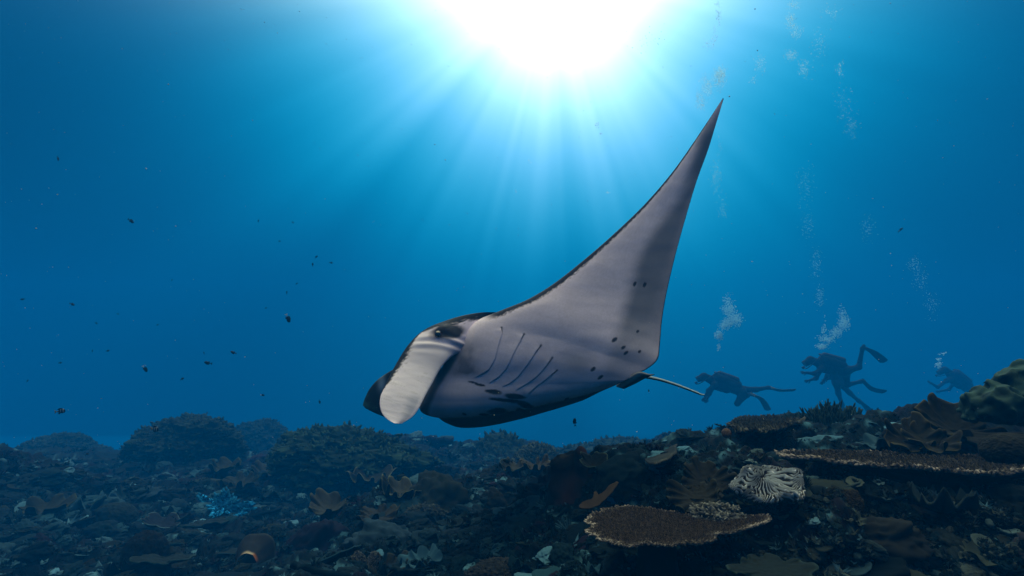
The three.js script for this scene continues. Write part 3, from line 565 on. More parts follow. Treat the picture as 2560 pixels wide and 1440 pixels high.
// --- far mounds
const FARC = [0.012, 0.032, 0.030], FARH = [0.03, 0.07, 0.062];
dome('coral_mound', 'rounded dark coral hill standing highest on the far left reef', 470, 1128, { d: 9.5, w: 250, h: 82, seed: 3, knob: 0.16, lump: 0.36, freq: 11, col: FARC, hi: FARH, ledge: 3.2, tufts: 1400, tuft: 0.05 });
dome('coral_mound', 'broad layered coral hill of stacked ledges left of centre on the reef', 868, 1160, { d: 7.6, w: 360, h: 82, seed: 8, knob: 0.16, lump: 0.36, freq: 9, col: [0.012, 0.036, 0.028], hi: [0.03, 0.085, 0.062], ledge: 3.4, deep: 0.6, tufts: 1400, tuft: 0.05 });
dome('coral_mound', 'hazy coral knoll with a bushy top under the belly of the manta', 1240, 1170, { d: 10.5, w: 190, h: 72, seed: 12, knob: 0.12, lump: 0.34, freq: 8, col: FARC, hi: FARH, tufts: 500, tuft: 0.1 });
dome('coral_mound', 'long hazy coral bank far behind the tilted plate coral', 1555, 1160, { d: 10.5, w: 330, h: 56, seed: 16, knob: 0.16, lump: 0.36, freq: 10, col: FARC, hi: FARH, tufts: 1400, tuft: 0.05 });
dome('coral_mound', 'low far coral hump fading into blue at the far left', 160, 1130, { d: 12, w: 190, h: 40, seed: 21, knob: 0.16, lump: 0.36, freq: 10, col: FARC, hi: FARH, tufts: 1400, tuft: 0.05 });
dome('coral_mound', 'faint far coral hump between the two left hills', 640, 1118, { d: 14, w: 170, h: 62, seed: 25, knob: 0.16, lump: 0.36, freq: 9, col: FARC, hi: FARH, tufts: 1400, tuft: 0.05 });
dome('coral_mound', 'small knobbed coral head left of the layered hill', 735, 1140, { d: 8.2, w: 80, h: 40, seed: 33, knob: 0.2, lump: 0.3, freq: 5, col: FARC, hi: FARH });
dome('branching_coral', 'domed branching coral covered in short fingers beside the dark pillar', 1342, 1176, { d: 4.9, w: 118, h: 58, seed: 41, knob: 0.15, lump: 0.16, freq: 9, col: [0.02, 0.036, 0.030], hi: [0.06, 0.095, 0.075], tufts: 1500, tuft: 0.13 });
// --- dark pillar and the cup beside it
{
  const d = 2.85, P = (x, y, e = 0) => at(x, y, d + e), t = thing('pillar_coral', 'dark upright pillar of old coral at the left end of the outcrop', 'coral', P(1440, 1250));
  const a = [P(1448, 1255, 0.1), P(1456, 1132)], b = [P(1430, 1240, 0.1), P(1402, 1165, 0.05)], c = [P(1500, 1250, 0.1), P(1490, 1155, 0.1)];
  const g = nets((x, y, z) => smin(smin(capsule(x, y, z, a[0], a[1], 0.15, 0.035), capsule(x, y, z, b[0], b[1], 0.14, 0.06), 0.06), capsule(x, y, z, c[0], c[1], 0.13, 0.03), 0.05) + 0.035 * fbm(x * 9, y * 7, z * 9, 3) + 0.02 * (worley(x * 16, y * 12, z * 16) - 0.5), [a[0].x - 0.36, a[0].y - 0.1, a[0].z - 0.35], [c[0].x + 0.3, a[1].y + 0.12, a[0].z + 0.35], 0.009,
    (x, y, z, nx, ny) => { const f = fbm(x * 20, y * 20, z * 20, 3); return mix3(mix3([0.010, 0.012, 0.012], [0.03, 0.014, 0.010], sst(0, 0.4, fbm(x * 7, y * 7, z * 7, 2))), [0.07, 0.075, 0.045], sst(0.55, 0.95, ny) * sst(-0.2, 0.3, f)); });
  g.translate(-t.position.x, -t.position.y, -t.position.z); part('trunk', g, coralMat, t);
}
leather('pale green cup coral with a flared ragged rim right of the dark pillar', 1532, 1185, { d: 2.62, w: 92, lobes: 5, ruf: 0.30, bowl: 0.75, fold: 0.25, stand: 0.2, rx: 0.5, rz: 0.25, seed: 5, name: 'cup_coral', col: [0.11, 0.15, 0.12], rim: [0.30, 0.36, 0.27] });
leather('small cup coral with a dark hollow just below the pillar top', 1482, 1168, { d: 2.6, w: 62, lobes: 5, ruf: 0.25, bowl: 0.8, fold: 0.2, stand: 0.2, rx: 0.75, seed: 15, name: 'cup_coral', col: [0.03, 0.035, 0.025], rim: [0.24, 0.28, 0.2] });
plate('plate_coral', 'tilted thin plate coral jutting left from the crest like a wing', [[1573, 1137], [1600, 1132], [1632, 1120], [1660, 1112], [1680, 1105], [1690, 1116], [1672, 1140], [1640, 1154], [1606, 1145]], [1640, 1130], at(1640, 1132, 2.85), new THREE.Vector3(-0.30, 0.94, -0.08).normalize(), { col: [0.03, 0.045, 0.045], rim: [0.16, 0.19, 0.18], stalk: 0.10, sr0: 0.07, sr1: 0.05, thick: 0.02, jag: 0.008, seed: 4, cone: 0.05 });
// --- mushroom-shaped table and the bush behind it
plate('table_coral', 'mushroom shaped table coral on a thick stem at the crest of the reef', [[1830, 1060], [1838, 1050], [1870, 1044], [1915, 1042], [1960, 1041], [2002, 1042], [2004, 1050], [1980, 1058], [1945, 1067], [1910, 1073], [1870, 1074], [1842, 1069]], [1915, 1057], at(1915, 1057, 3.1), new THREE.Vector3(-0.05, 0.985, 0.05).normalize(), { col: [0.03, 0.042, 0.036], rim: [0.11, 0.125, 0.10], rimAt: 0.8, thick: 0.03, cone: 0.10, stalk: 0.26, sr0: 0.13, sr1: 0.10, nubs: 900, nub: 0.022, fringe: 260, seed: 9, jag: 0.012 });
bush('branching_coral', 'dense dark bush of branching coral behind the mushroom shaped table', 2075, 1108, { d: 3.2, w: 178, h: 88, n: 330, r: 0.0095, skew: 0.12, col: [0.012, 0.034, 0.036], tip: [0.03, 0.07, 0.07], seed: 6 });
bush('branching_coral', 'low ragged branching coral between the bush and the frilled brown coral', 2195, 1092, { d: 3.0, w: 95, h: 46, n: 90, r: 0.011, col: [0.014, 0.036, 0.036], tip: [0.035, 0.075, 0.07], seed: 7 });
// --- frilled brown leather corals on the right
leather('large frilled brown leather coral fanned upright on the right crest', 2388, 1082, { d: 2.35, w: 205, lobes: 9, ruf: 0.20, bowl: 0.42, fold: 0.34, stand: 0.15, rx: 0.95, rz: -0.12, sq: 0.8, seed: 31, col: [0.050, 0.046, 0.024], rim: [0.20, 0.15, 0.07] });
leather('wavy brown leather coral left of the large frilled one', 2278, 1106, { d: 2.25, w: 130, lobes: 7, ruf: 0.36, bowl: 0.45, fold: 0.4, stand: 0.1, rx: 0.7, rz: 0.3, seed: 37, col: [0.050, 0.046, 0.024], rim: [0.21, 0.15, 0.07] });
leather('low curled leather coral lip below the large frilled one', 2330, 1112, { d: 2.2, w: 120, lobes: 6, ruf: 0.4, bowl: 0.3, fold: 0.4, stand: 0.06, rx: 0.5, seed: 44, col: [0.06, 0.05, 0.026], rim: [0.22, 0.16, 0.08] });
// --- lobed green boulder in the upper right corner of the reef
{
  const d = 2.2, c = at(2548, 1018, d), t = thing('boulder_coral', 'green lobed boulder coral rising highest at the right edge', 'coral', c.clone());
  const L = [[2565, 1000, 0.0, 0.10], [2530, 965, 0.02, 0.060], [2480, 995, -0.02, 0.062], [2445, 1012, -0.02, 0.045], [2510, 1010, -0.08, 0.07], [2575, 955, 0.05, 0.07], [2425, 1024, 0, 0.03], [2610, 990, 0, 0.13]].map(([x, y, e, r]) => [at(x, y, d + e).sub(c), r]);
  const g = nets((x, y, z) => { let s = 9; for (const [p, r] of L) s = smin(s, Math.hypot(x - p.x, y - p.y, z - p.z) - r, 0.05); return s + 0.034 * Math.abs(vn(x * 13 + y * 10, y * 11, z * 13)) - 0.012 + 0.012 * fbm(x * 30, y * 30, z * 30, 2) + 0.10 * Math.max(0, 0.46 - worley(x * 14, y * 14 + 4, z * 14)) + 0.016 * (worley(x * 26, y * 26, z * 26) - 0.5); }, [-0.32, -0.22, -0.3], [0.34, 0.24, 0.3], 0.0058,
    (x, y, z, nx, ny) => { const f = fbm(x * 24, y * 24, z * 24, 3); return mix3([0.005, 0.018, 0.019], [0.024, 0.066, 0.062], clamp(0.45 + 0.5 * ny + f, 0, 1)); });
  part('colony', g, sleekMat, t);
}
dome('brain_coral', 'smooth dark rounded coral cut by the right edge of the picture', 2530, 1128, { d: 1.95, w: 140, h: 44, seed: 52, knob: 0.03, lump: 0.08, freq: 16, col: [0.016, 0.022, 0.016], hi: [0.03, 0.036, 0.026] });
// --- long table coral on the right
plate('table_coral', 'long flat table coral with a pale rim reaching to the right edge', [[1946, 1133], [1962, 1128], [2010, 1126], [2100, 1128], [2250, 1132], [2420, 1138], [2600, 1142], [2750, 1150], [2740, 1178], [2600, 1172], [2540, 1172], [2480, 1180], [2400, 1176], [2340, 1170], [2270, 1162], [2200, 1158], [2120, 1154], [2060, 1146], [1995, 1142]], [2330, 1150], at(2330, 1150, 2.0), new THREE.Vector3(0.02, 0.995, 0.10).normalize(), { nu: 700, col: [0.032, 0.034, 0.024], rim: [0.30, 0.29, 0.27], thick: 0.03, cone: 0.10, stalk: 0.30, sr0: 0.10, sr1: 0.10, nubs: 2600, nub: 0.011, fringe: 700, seed: 13, jag: 0.014 });
// --- pale ridged leaf
{
  const c0 = [1905, 1192], anchor = at(1915, 1212, 1.76), n = new THREE.Vector3(-0.22, 0.52, 0.82).normalize(), onP = planeAt(anchor, n);
  const Z = [[1540, 560], [1590, 500], [1640, 455], [1660, 400], [1740, 365], [1830, 372], [1870, 345], [1950, 350], [2100, 380], [2222, 400], [2230, 480], [2240, 560], [2250, 640], [2215, 705], [2150, 728], [2050, 694], [1980, 704], [1900, 712], [1820, 704], [1750, 690], [1680, 655], [1600, 622]].map(([x, y]) => [1400 + x * 0.2734, 1060 + y * 0.2734]);
  const t = thing('ridged_coral', 'cream white leaf coral with winding raised ridges glowing on the dark reef', 'coral', anchor.clone()), ctr = onP(...c0), NU = 620, ring = new THREE.CatmullRomCurve3(Z.map((p) => onP(...p)), true, 'centripetal').getPoints(NU).slice(0, NU), NR = 130;
  const g = gridGeo(NU, NR + 14, (u, v, i, j) => {
    const tp = j < NR, r = tp ? j / (NR - 1) : 1 - (j - NR) / 14, p = ctr.clone().lerp(ring[i], r), th = u * 2 * Math.PI, cx = Math.cos(th) * r, cz = Math.sin(th) * r;
    const w = 0.6 * fbm(cx * 3.0 + 2, cz * 3.0, 3, 2) + 0.07 * fbm(cx * 11, cz * 11, 8, 2);
    // ridges run outward and fork: their number doubles with the radius
    const lv = Math.log2(1 + 3.2 * r), l0 = Math.floor(lv), f = sst(0.35, 0.85, lv - l0), N0 = 11 * Math.pow(2, l0), wv = (N) => Math.cos((th + w * 1.1) * N + 2.5 * w);
    const ridge = Math.pow(0.5 + 0.5 * lerp(wv(N0), wv(N0 * 2), f), 2.5) * sst(0.02, 0.14, r);
    const bend = 0.045 * fbm(cx * 1.6, cz * 1.6, 14, 2) - 0.03 * r * r * sst(0, 1, cz);
    p.addScaledVector(n, bend + (tp ? 0.018 * ridge * (1 - 0.5 * sst(0.9, 1, r)) : -0.010));
    const pale = 0.35 + 0.65 * sst(-0.3, 0.3, fbm(cx * 1.7 + 9, cz * 1.7, 2, 2) + 0.25);
    const c = tp ? mix3([0.05, 0.05, 0.042], [0.66 * pale + 0.03, 0.72 * pale + 0.04, 0.74 * pale + 0.04], sst(0.15, 0.6, ridge)) : [0.04, 0.04, 0.035];
    return [p.sub(t.position), c];
  }, true);
  part('leaf', g, vcMat(0.8), t);
}
// --- the big brown table in front
const TZ = [[140, 925], [190, 868], [330, 800], [480, 762], [640, 750], [860, 768], [1100, 800], [1400, 850], [1750, 880], [2050, 880], [2250, 862], [2400, 852], [2470, 890], [2450, 930], [2250, 990], [2100, 1040], [1900, 1082], [1745, 1105], [1725, 1165], [1600, 1200], [1400, 1203], [1200, 1222], [1000, 1214], [820, 1222], [700, 1250], [600, 1236], [480, 1200], [340, 1150], [240, 1090], [200, 1040], [212, 985]].map(([x, y]) => [1440 + x * 0.1953, 1120 + y * 0.1953]);
plate('table_coral', 'broad brown table coral with a white fringe in the near foreground', TZ, [1640, 1318], at(1660, 1318, 1.62), new THREE.Vector3(-0.02, 0.985, 0.165).normalize(), { nu: 900, col: [0.044, 0.036, 0.026], rim: [0.42, 0.40, 0.36], rimAt: 0.972, thick: 0.016, cone: 0.05, stalk: 0.28, sr0: 0.07, sr1: 0.05, nubs: 9000, nub: 0.0052, fringe: 1500, seed: 23, jag: 0.009, wave: 0.006 });
dome('coral_rubble', 'heap of pale broken coral lying on the brown table coral', 1790, 1300, { d: 1.70, w: 122, h: 38, seed: 61, knob: 0.45, lump: 0.35, freq: 5, col: [0.03, 0.04, 0.04], hi: [0.30, 0.34, 0.33], deep: 0.5, cat: 'rubble', tufts: 500, tuft: 0.09 });
// --- leather corals around the pale leaf
leather('finger edged brown leather coral left of the pale ridged leaf', 1762, 1215, { d: 1.92, w: 130, lobes: 11, ruf: 0.22, bowl: 0.25, fold: 0.5, stand: 0.12, rx: 0.85, rz: 0.1, seed: 51, col: [0.045, 0.042, 0.032], rim: [0.12, 0.105, 0.075] });
leather('low brown leather coral with round scallops above the brown table', 1745, 1248, { d: 1.80, w: 125, lobes: 9, ruf: 0.26, bowl: 0.2, fold: 0.5, stand: 0.08, rx: 0.55, rz: 0.25, seed: 57, col: [0.06, 0.052, 0.036], rim: [0.17, 0.145, 0.10] });
dome('sponge', 'smooth tan sponge cushion sitting below the crest', 1722, 1170, { d: 2.4, w: 34, h: 15, seed: 71, knob: 0.0, lump: 0.08, freq: 9, col: [0.26, 0.17, 0.095], hi: [0.30, 0.20, 0.12], cat: 'sponge', detail: 16 });
dome('sponge', 'round tan sponge on the crest left of the mushroom shaped table', 1816, 1083, { d: 2.8, w: 24, h: 12, seed: 74, knob: 0.0, lump: 0.08, freq: 9, col: [0.17, 0.125, 0.08], hi: [0.20, 0.15, 0.1], cat: 'sponge', detail: 16 });
plate('plate_coral', 'tan plate coral with a toothed upper edge leaning in the shade', [[1448, 1266], [1462, 1252], [1480, 1245], [1488, 1228], [1496, 1234], [1512, 1226], [1522, 1214], [1544, 1206], [1536, 1222], [1518, 1240], [1500, 1258], [1475, 1270]], [1495, 1248], at(1495, 1248, 2.1), new THREE.Vector3(-0.35, 0.45, 0.82).normalize(), { col: [0.12, 0.095, 0.055], rim: [0.22, 0.17, 0.1], thick: 0.012, jag: 0.004, seed: 27, nu: 200 });
leather('ridged plate coral with a pale wavy edge at the bottom of the picture', 1925, 1432, { d: 1.45, w: 190, lobes: 9, ruf: 0.10, bowl: 0.10, fold: 0.3, stand: 0.05, rx: 0.25, sq: 0.8, seed: 63, name: 'plate_coral', col: [0.03, 0.055, 0.055], rim: [0.13, 0.20, 0.20], lum: 0.2 });
dome('knob_coral', 'dark knobbly coral head on the rubble slope below the long table', 2125, 1262, { d: 1.75, w: 62, h: 36, seed: 77, knob: 0.18, lump: 0.2, freq: 8, col: [0.03, 0.028, 0.016], hi: [0.05, 0.048, 0.03] });
// --- middle distance: pale brown leather corals, left to right
const MID = { col: [0.085, 0.076, 0.036], rim: [0.26, 0.23, 0.12] }, LG = 'frilled leather corals on the middle of the reef';
leather('frilled tan leather coral nearest below the layered hill', 890, 1196, { ...MID, d: 5.2, w: 88, lobes: 6, ruf: 0.42, stand: 0.3, rx: 0.6, rz: -0.2, seed: 101, group: LG });
leather('small tan leather coral left of the frilled one under the layered hill', 836, 1217, { ...MID, d: 4.9, w: 66, lobes: 6, ruf: 0.3, stand: 0.2, rx: 0.5, rz: 0.3, seed: 102, group: LG });
leather('ring folded leather coral with looping edges left of centre', 862, 1246, { ...MID, d: 4.6, w: 72, lobes: 8, ruf: 0.45, stand: 0.1, rx: 0.45, seed: 103, group: LG });
leather('bright edged fan leather coral spread in the middle of the reef', 932, 1252, { ...MID, d: 4.5, w: 110, lobes: 8, ruf: 0.40, bowl: 0.4, stand: 0.1, rx: 0.6, seed: 104, rim: [0.42, 0.37, 0.2], group: LG });
leather('cream rimmed leather coral right of the bright edged fan', 1005, 1240, { ...MID, d: 4.55, w: 110, lobes: 9, ruf: 0.42, bowl: 0.4, stand: 0.12, rx: 0.6, rz: -0.15, seed: 105, rim: [0.50, 0.44, 0.25], group: LG });
leather('upright ear shaped leather coral behind the cream rimmed one', 1048, 1216, { ...MID, d: 4.8, w: 86, lobes: 7, ruf: 0.4, bowl: 0.5, stand: 0.2, rx: 0.7, seed: 106, group: LG });
leather('dark tan leather coral at the left end of the flat ledge', 1010, 1184, { ...MID, d: 5.6, w: 70, lobes: 7, ruf: 0.4, stand: 0.2, rx: 0.5, seed: 107, group: LG });
leather('orange tinged leather coral at the right end of the flat ledge', 1342, 1208, { d: 4.2, col: [0.13, 0.085, 0.032], rim: [0.34, 0.24, 0.11], w: 78, lobes: 7, ruf: 0.36, bowl: 0.4, stand: 0.15, rx: 0.6, seed: 108, group: LG });
leather('brown folded leather coral left of the orange tinged one', 1284, 1200, { ...MID, d: 4.3, w: 78, lobes: 6, ruf: 0.4, bowl: 0.4, stand: 0.15, rx: 0.6, seed: 109, group: LG });
plate('table_coral', 'flat dark coral ledge in the middle of the reef below the manta', [[1040, 1182], [1080, 1174], [1150, 1172], [1230, 1174], [1262, 1184], [1250, 1196], [1190, 1204], [1120, 1205], [1060, 1196]], [1150, 1188], stand(1150, 1196, 4.6).p, new THREE.Vector3(0, 0.99, 0.12).normalize(), { col: [0.04, 0.036, 0.022], rim: [0.13, 0.11, 0.06], thick: 0.05, cone: 0.12, stalk: 0.2, sr0: 0.16, sr1: 0.12, nubs: 700, nub: 0.03, fringe: 200, seed: 29, jag: 0.03 });
leather('wide smooth leather coral with finger lobes below the fan corals', 825, 1312, { d: 3.7, col: [0.105, 0.092, 0.052], rim: [0.19, 0.17, 0.1], w: 120, lobes: 7, ruf: 0.35, bowl: 0.45, fold: 0.35, stand: 0.15, rx: 0.7, seed: 110 });
leather('soft tan leather coral lit in the dark hollow at bottom centre', 955, 1328, { d: 3.4, col: [0.095, 0.078, 0.048], rim: [0.16, 0.13, 0.08], w: 96, lobes: 6, ruf: 0.28, bowl: 0.4, stand: 0.12, rx: 0.7, seed: 111 });
leather('crumpled leather coral below the one in the dark hollow', 950, 1368, { d: 3.1, col: [0.07, 0.062, 0.04], rim: [0.13, 0.115, 0.07], w: 96, lobes: 7, ruf: 0.35, bowl: 0.3, stand: 0.1, rx: 0.6, seed: 114 });
leather('horned leather coral at the bottom edge right of the pale dome pair', 965, 1440, { d: 2.75, col: [0.075, 0.07, 0.045], rim: [0.14, 0.125, 0.08], w: 100, lobes: 5, ruf: 0.55, bowl: 0.6, stand: 0.2, rx: 0.4, seed: 112 });
dome('branching_coral', 'larger of two pale knobbed coral domes at the bottom edge', 893, 1430, { d: 2.8, w: 48, h: 44, seed: 81, knob: 0.18, lump: 0.1, freq: 7, col: [0.03, 0.04, 0.042], hi: [0.15, 0.18, 0.18], tufts: 700, tuft: 0.14 });
dome('branching_coral', 'smaller of two pale knobbed coral domes at the bottom edge', 936, 1408, { d: 2.8, w: 34, h: 26, seed: 83, knob: 0.18, lump: 0.1, freq: 7, col: [0.03, 0.04, 0.042], hi: [0.15, 0.18, 0.18], tufts: 500, tuft: 0.16 });
dome('knob_coral', 'grey green coral head rising from the dark hollow in the centre', 1062, 1300, { d: 3.3, w: 120, h: 42, seed: 86, knob: 0.2, lump: 0.25, freq: 8, col: [0.02, 0.034, 0.034], hi: [0.065, 0.095, 0.09], tufts: 400, tuft: 0.07 });
dome('knob_coral', 'wide low coral head at the bottom edge left of the brown table', 1250, 1450, { d: 2.2, w: 190, h: 46, seed: 88, knob: 0.12, lump: 0.2, freq: 12, col: [0.018, 0.026, 0.028], hi: [0.05, 0.06, 0.06], tufts: 700, tuft: 0.04 });
// --- left part of the reef
leather('olive leather coral behind the blue crust on the left reef', 548, 1214, { d: 5.4, col: [0.05, 0.062, 0.028], rim: [0.12, 0.14, 0.06], w: 82, lobes: 6, ruf: 0.35, bowl: 0.4, stand: 0.2, rx: 0.6, seed: 121 });
leather('olive scalloped leather coral at the right of the left reef group', 668, 1212, { d: 5.5, col: [0.052, 0.060, 0.026], rim: [0.12, 0.13, 0.055], w: 96, lobes: 8, ruf: 0.35, bowl: 0.4, stand: 0.2, rx: 0.7, seed: 122 });
leather('rosette shaped olive leather coral in front of the left reef group', 600, 1236, { d: 5.1, col: [0.05, 0.065, 0.036], rim: [0.14, 0.17, 0.09], w: 84, lobes: 9, ruf: 0.4, bowl: 0.4, stand: 0.1, rx: 0.8, seed: 123 });
leather('smooth green cushion of leather coral beside the rosette', 505, 1224, { d: 5.2, col: [0.055, 0.085, 0.055], rim: [0.12, 0.16, 0.1], w: 74, lobes: 3, ruf: 0.1, bowl: -0.35, fold: 0.1, stand: 0.3, rx: 0.3, seed: 124 });
leather('olive folded leather coral near the left edge of the picture', 105, 1312, { d: 4.3, col: [0.06, 0.066, 0.024], rim: [0.10, 0.11, 0.045], w: 110, lobes: 5, ruf: 0.4, bowl: 0.45, stand: 0.15, rx: 0.6, seed: 125 });
plate('crust_coral', 'torn bright blue crust coral shining on the left reef', [[1125, 340], [1200, 345], [1290, 372], [1400, 320], [1470, 345], [1505, 400], [1600, 410], [1700, 455], [1835, 480], [1835, 540], [1700, 552], [1680, 600], [1600, 592], [1500, 560], [1400, 560], [1345, 605], [1290, 612], [1250, 560], [1262, 480], [1200, 430], [1140, 385]].map(([x, y]) => [300 + x * 0.1806, 1180 + y * 0.1806]), [558, 1266], stand(562, 1276, 4.75).p.add(new THREE.Vector3(0, 0.10, 0.05)), new THREE.Vector3(0.05, 0.72, 0.69).normalize(), { col: [0.003, 0.11, 0.32], rim: [0.015, 0.27, 0.62], thick: 0.02, jag: 0.05, wave: 0.09, seed: 126, nu: 300, lum: 0.62, fringe: 260, nub: 0.03, nubs: 200 });
leather('ring shaped coral plate with a white edge on the lower left reef', 392, 1338, { d: 4.0, name: 'plate_coral', col: [0.010, 0.018, 0.024], rim: [0.20, 0.30, 0.34], w: 90, lobes: 4, ruf: 0.22, bowl: 0.35, fold: 0.3, stand: 0.15, rx: 0.25, rz: -0.3, seed: 127 });
dome('boulder_coral', 'smooth dark boulder coral low on the left reef', 285, 1308, { d: 4.4, w: 112, h: 42, seed: 91, knob: 0.02, lump: 0.10, freq: 14, col: [0.010, 0.026, 0.028], hi: [0.018, 0.042, 0.042] });
dome('boulder_coral', 'big black boulder coral in shadow below the white edged ring', 362, 1395, { d: 3.8, w: 110, h: 62, seed: 93, knob: 0.05, lump: 0.16, freq: 10, col: [0.004, 0.008, 0.009], hi: [0.008, 0.014, 0.015] });
for (const [x, y, d, w, l, s] of [[510, 1338, 4.0, 108, 'flat grey green sponge plate lying long and level', 131], [470, 1362, 3.9, 92, 'rounded grey green sponge plate below the long level one', 132], [400, 1404, 3.6, 130, 'curved sponge plate with a pale rolled lip at lower left', 133], [560, 1412, 3.5, 96, 'thin sponge plate with a sharp right corner under the hooded coral', 134]])
  leather(l, x, y, { d, w, name: 'plate_sponge', col: [0.022, 0.052, 0.056], rim: [0.07, 0.135, 0.14], lobes: 3, ruf: 0.10, bowl: 0.08, fold: 0.15, stand: 0.06, rx: 0.32, rz: 0.06 * (s % 3 - 1), sq: 0.55, seed: s });
{ // hooded coral with a cream lip
  const d = 3.55, k = mpp(d), c = at(636, 1398, d), t = thing('hooded_coral', 'dark hooded coral flap with a cream and orange lip at lower left', 'coral', c);
  const g = gridGeo(70, 40, (u, v) => {
    const a = Math.PI * (0.02 + 0.96 * u), r = lerp(1, 0.50, v), wob = 1 + 0.10 * fbm(u * 4, v * 2, 5, 2) * 2;
    const x = -Math.cos(a) * 52 * r * wob, y = Math.sin(a) * (62 * r - 2) * wob - 6 * v, z = 46 * v * k * 1.2 - 0.02;
    const lip = sst(0.84, 0.97, v) * sst(0.25, 0.5, u) * (1 - sst(0.80, 0.95, u)), c0 = mix3([0.008, 0.012, 0.014], [0.02, 0.032, 0.034], sst(0.1, 0, v));
    return [new THREE.Vector3(x * k, y * k, z), mix3(c0, mix3([0.30, 0.27, 0.19], [0.20, 0.08, 0.03], sst(0.62, 0.75, u)), lip)];
  });
  part('hood', g, sleekMat, t);
  const w = gridGeo(40, 20, (u, v) => { const a = Math.PI * u; return [new THREE.Vector3(-Math.cos(a) * 30 * k * (1 - 0.3 * v), (26 * Math.sin(a) * v + 2 - 6 * Math.sin(a)) * k, (0.9 - 0.9 * v) * 20 * k + 0.02), [0.028, 0.05, 0.045]]; });
  part('throat', w, sleekMat, t);
}

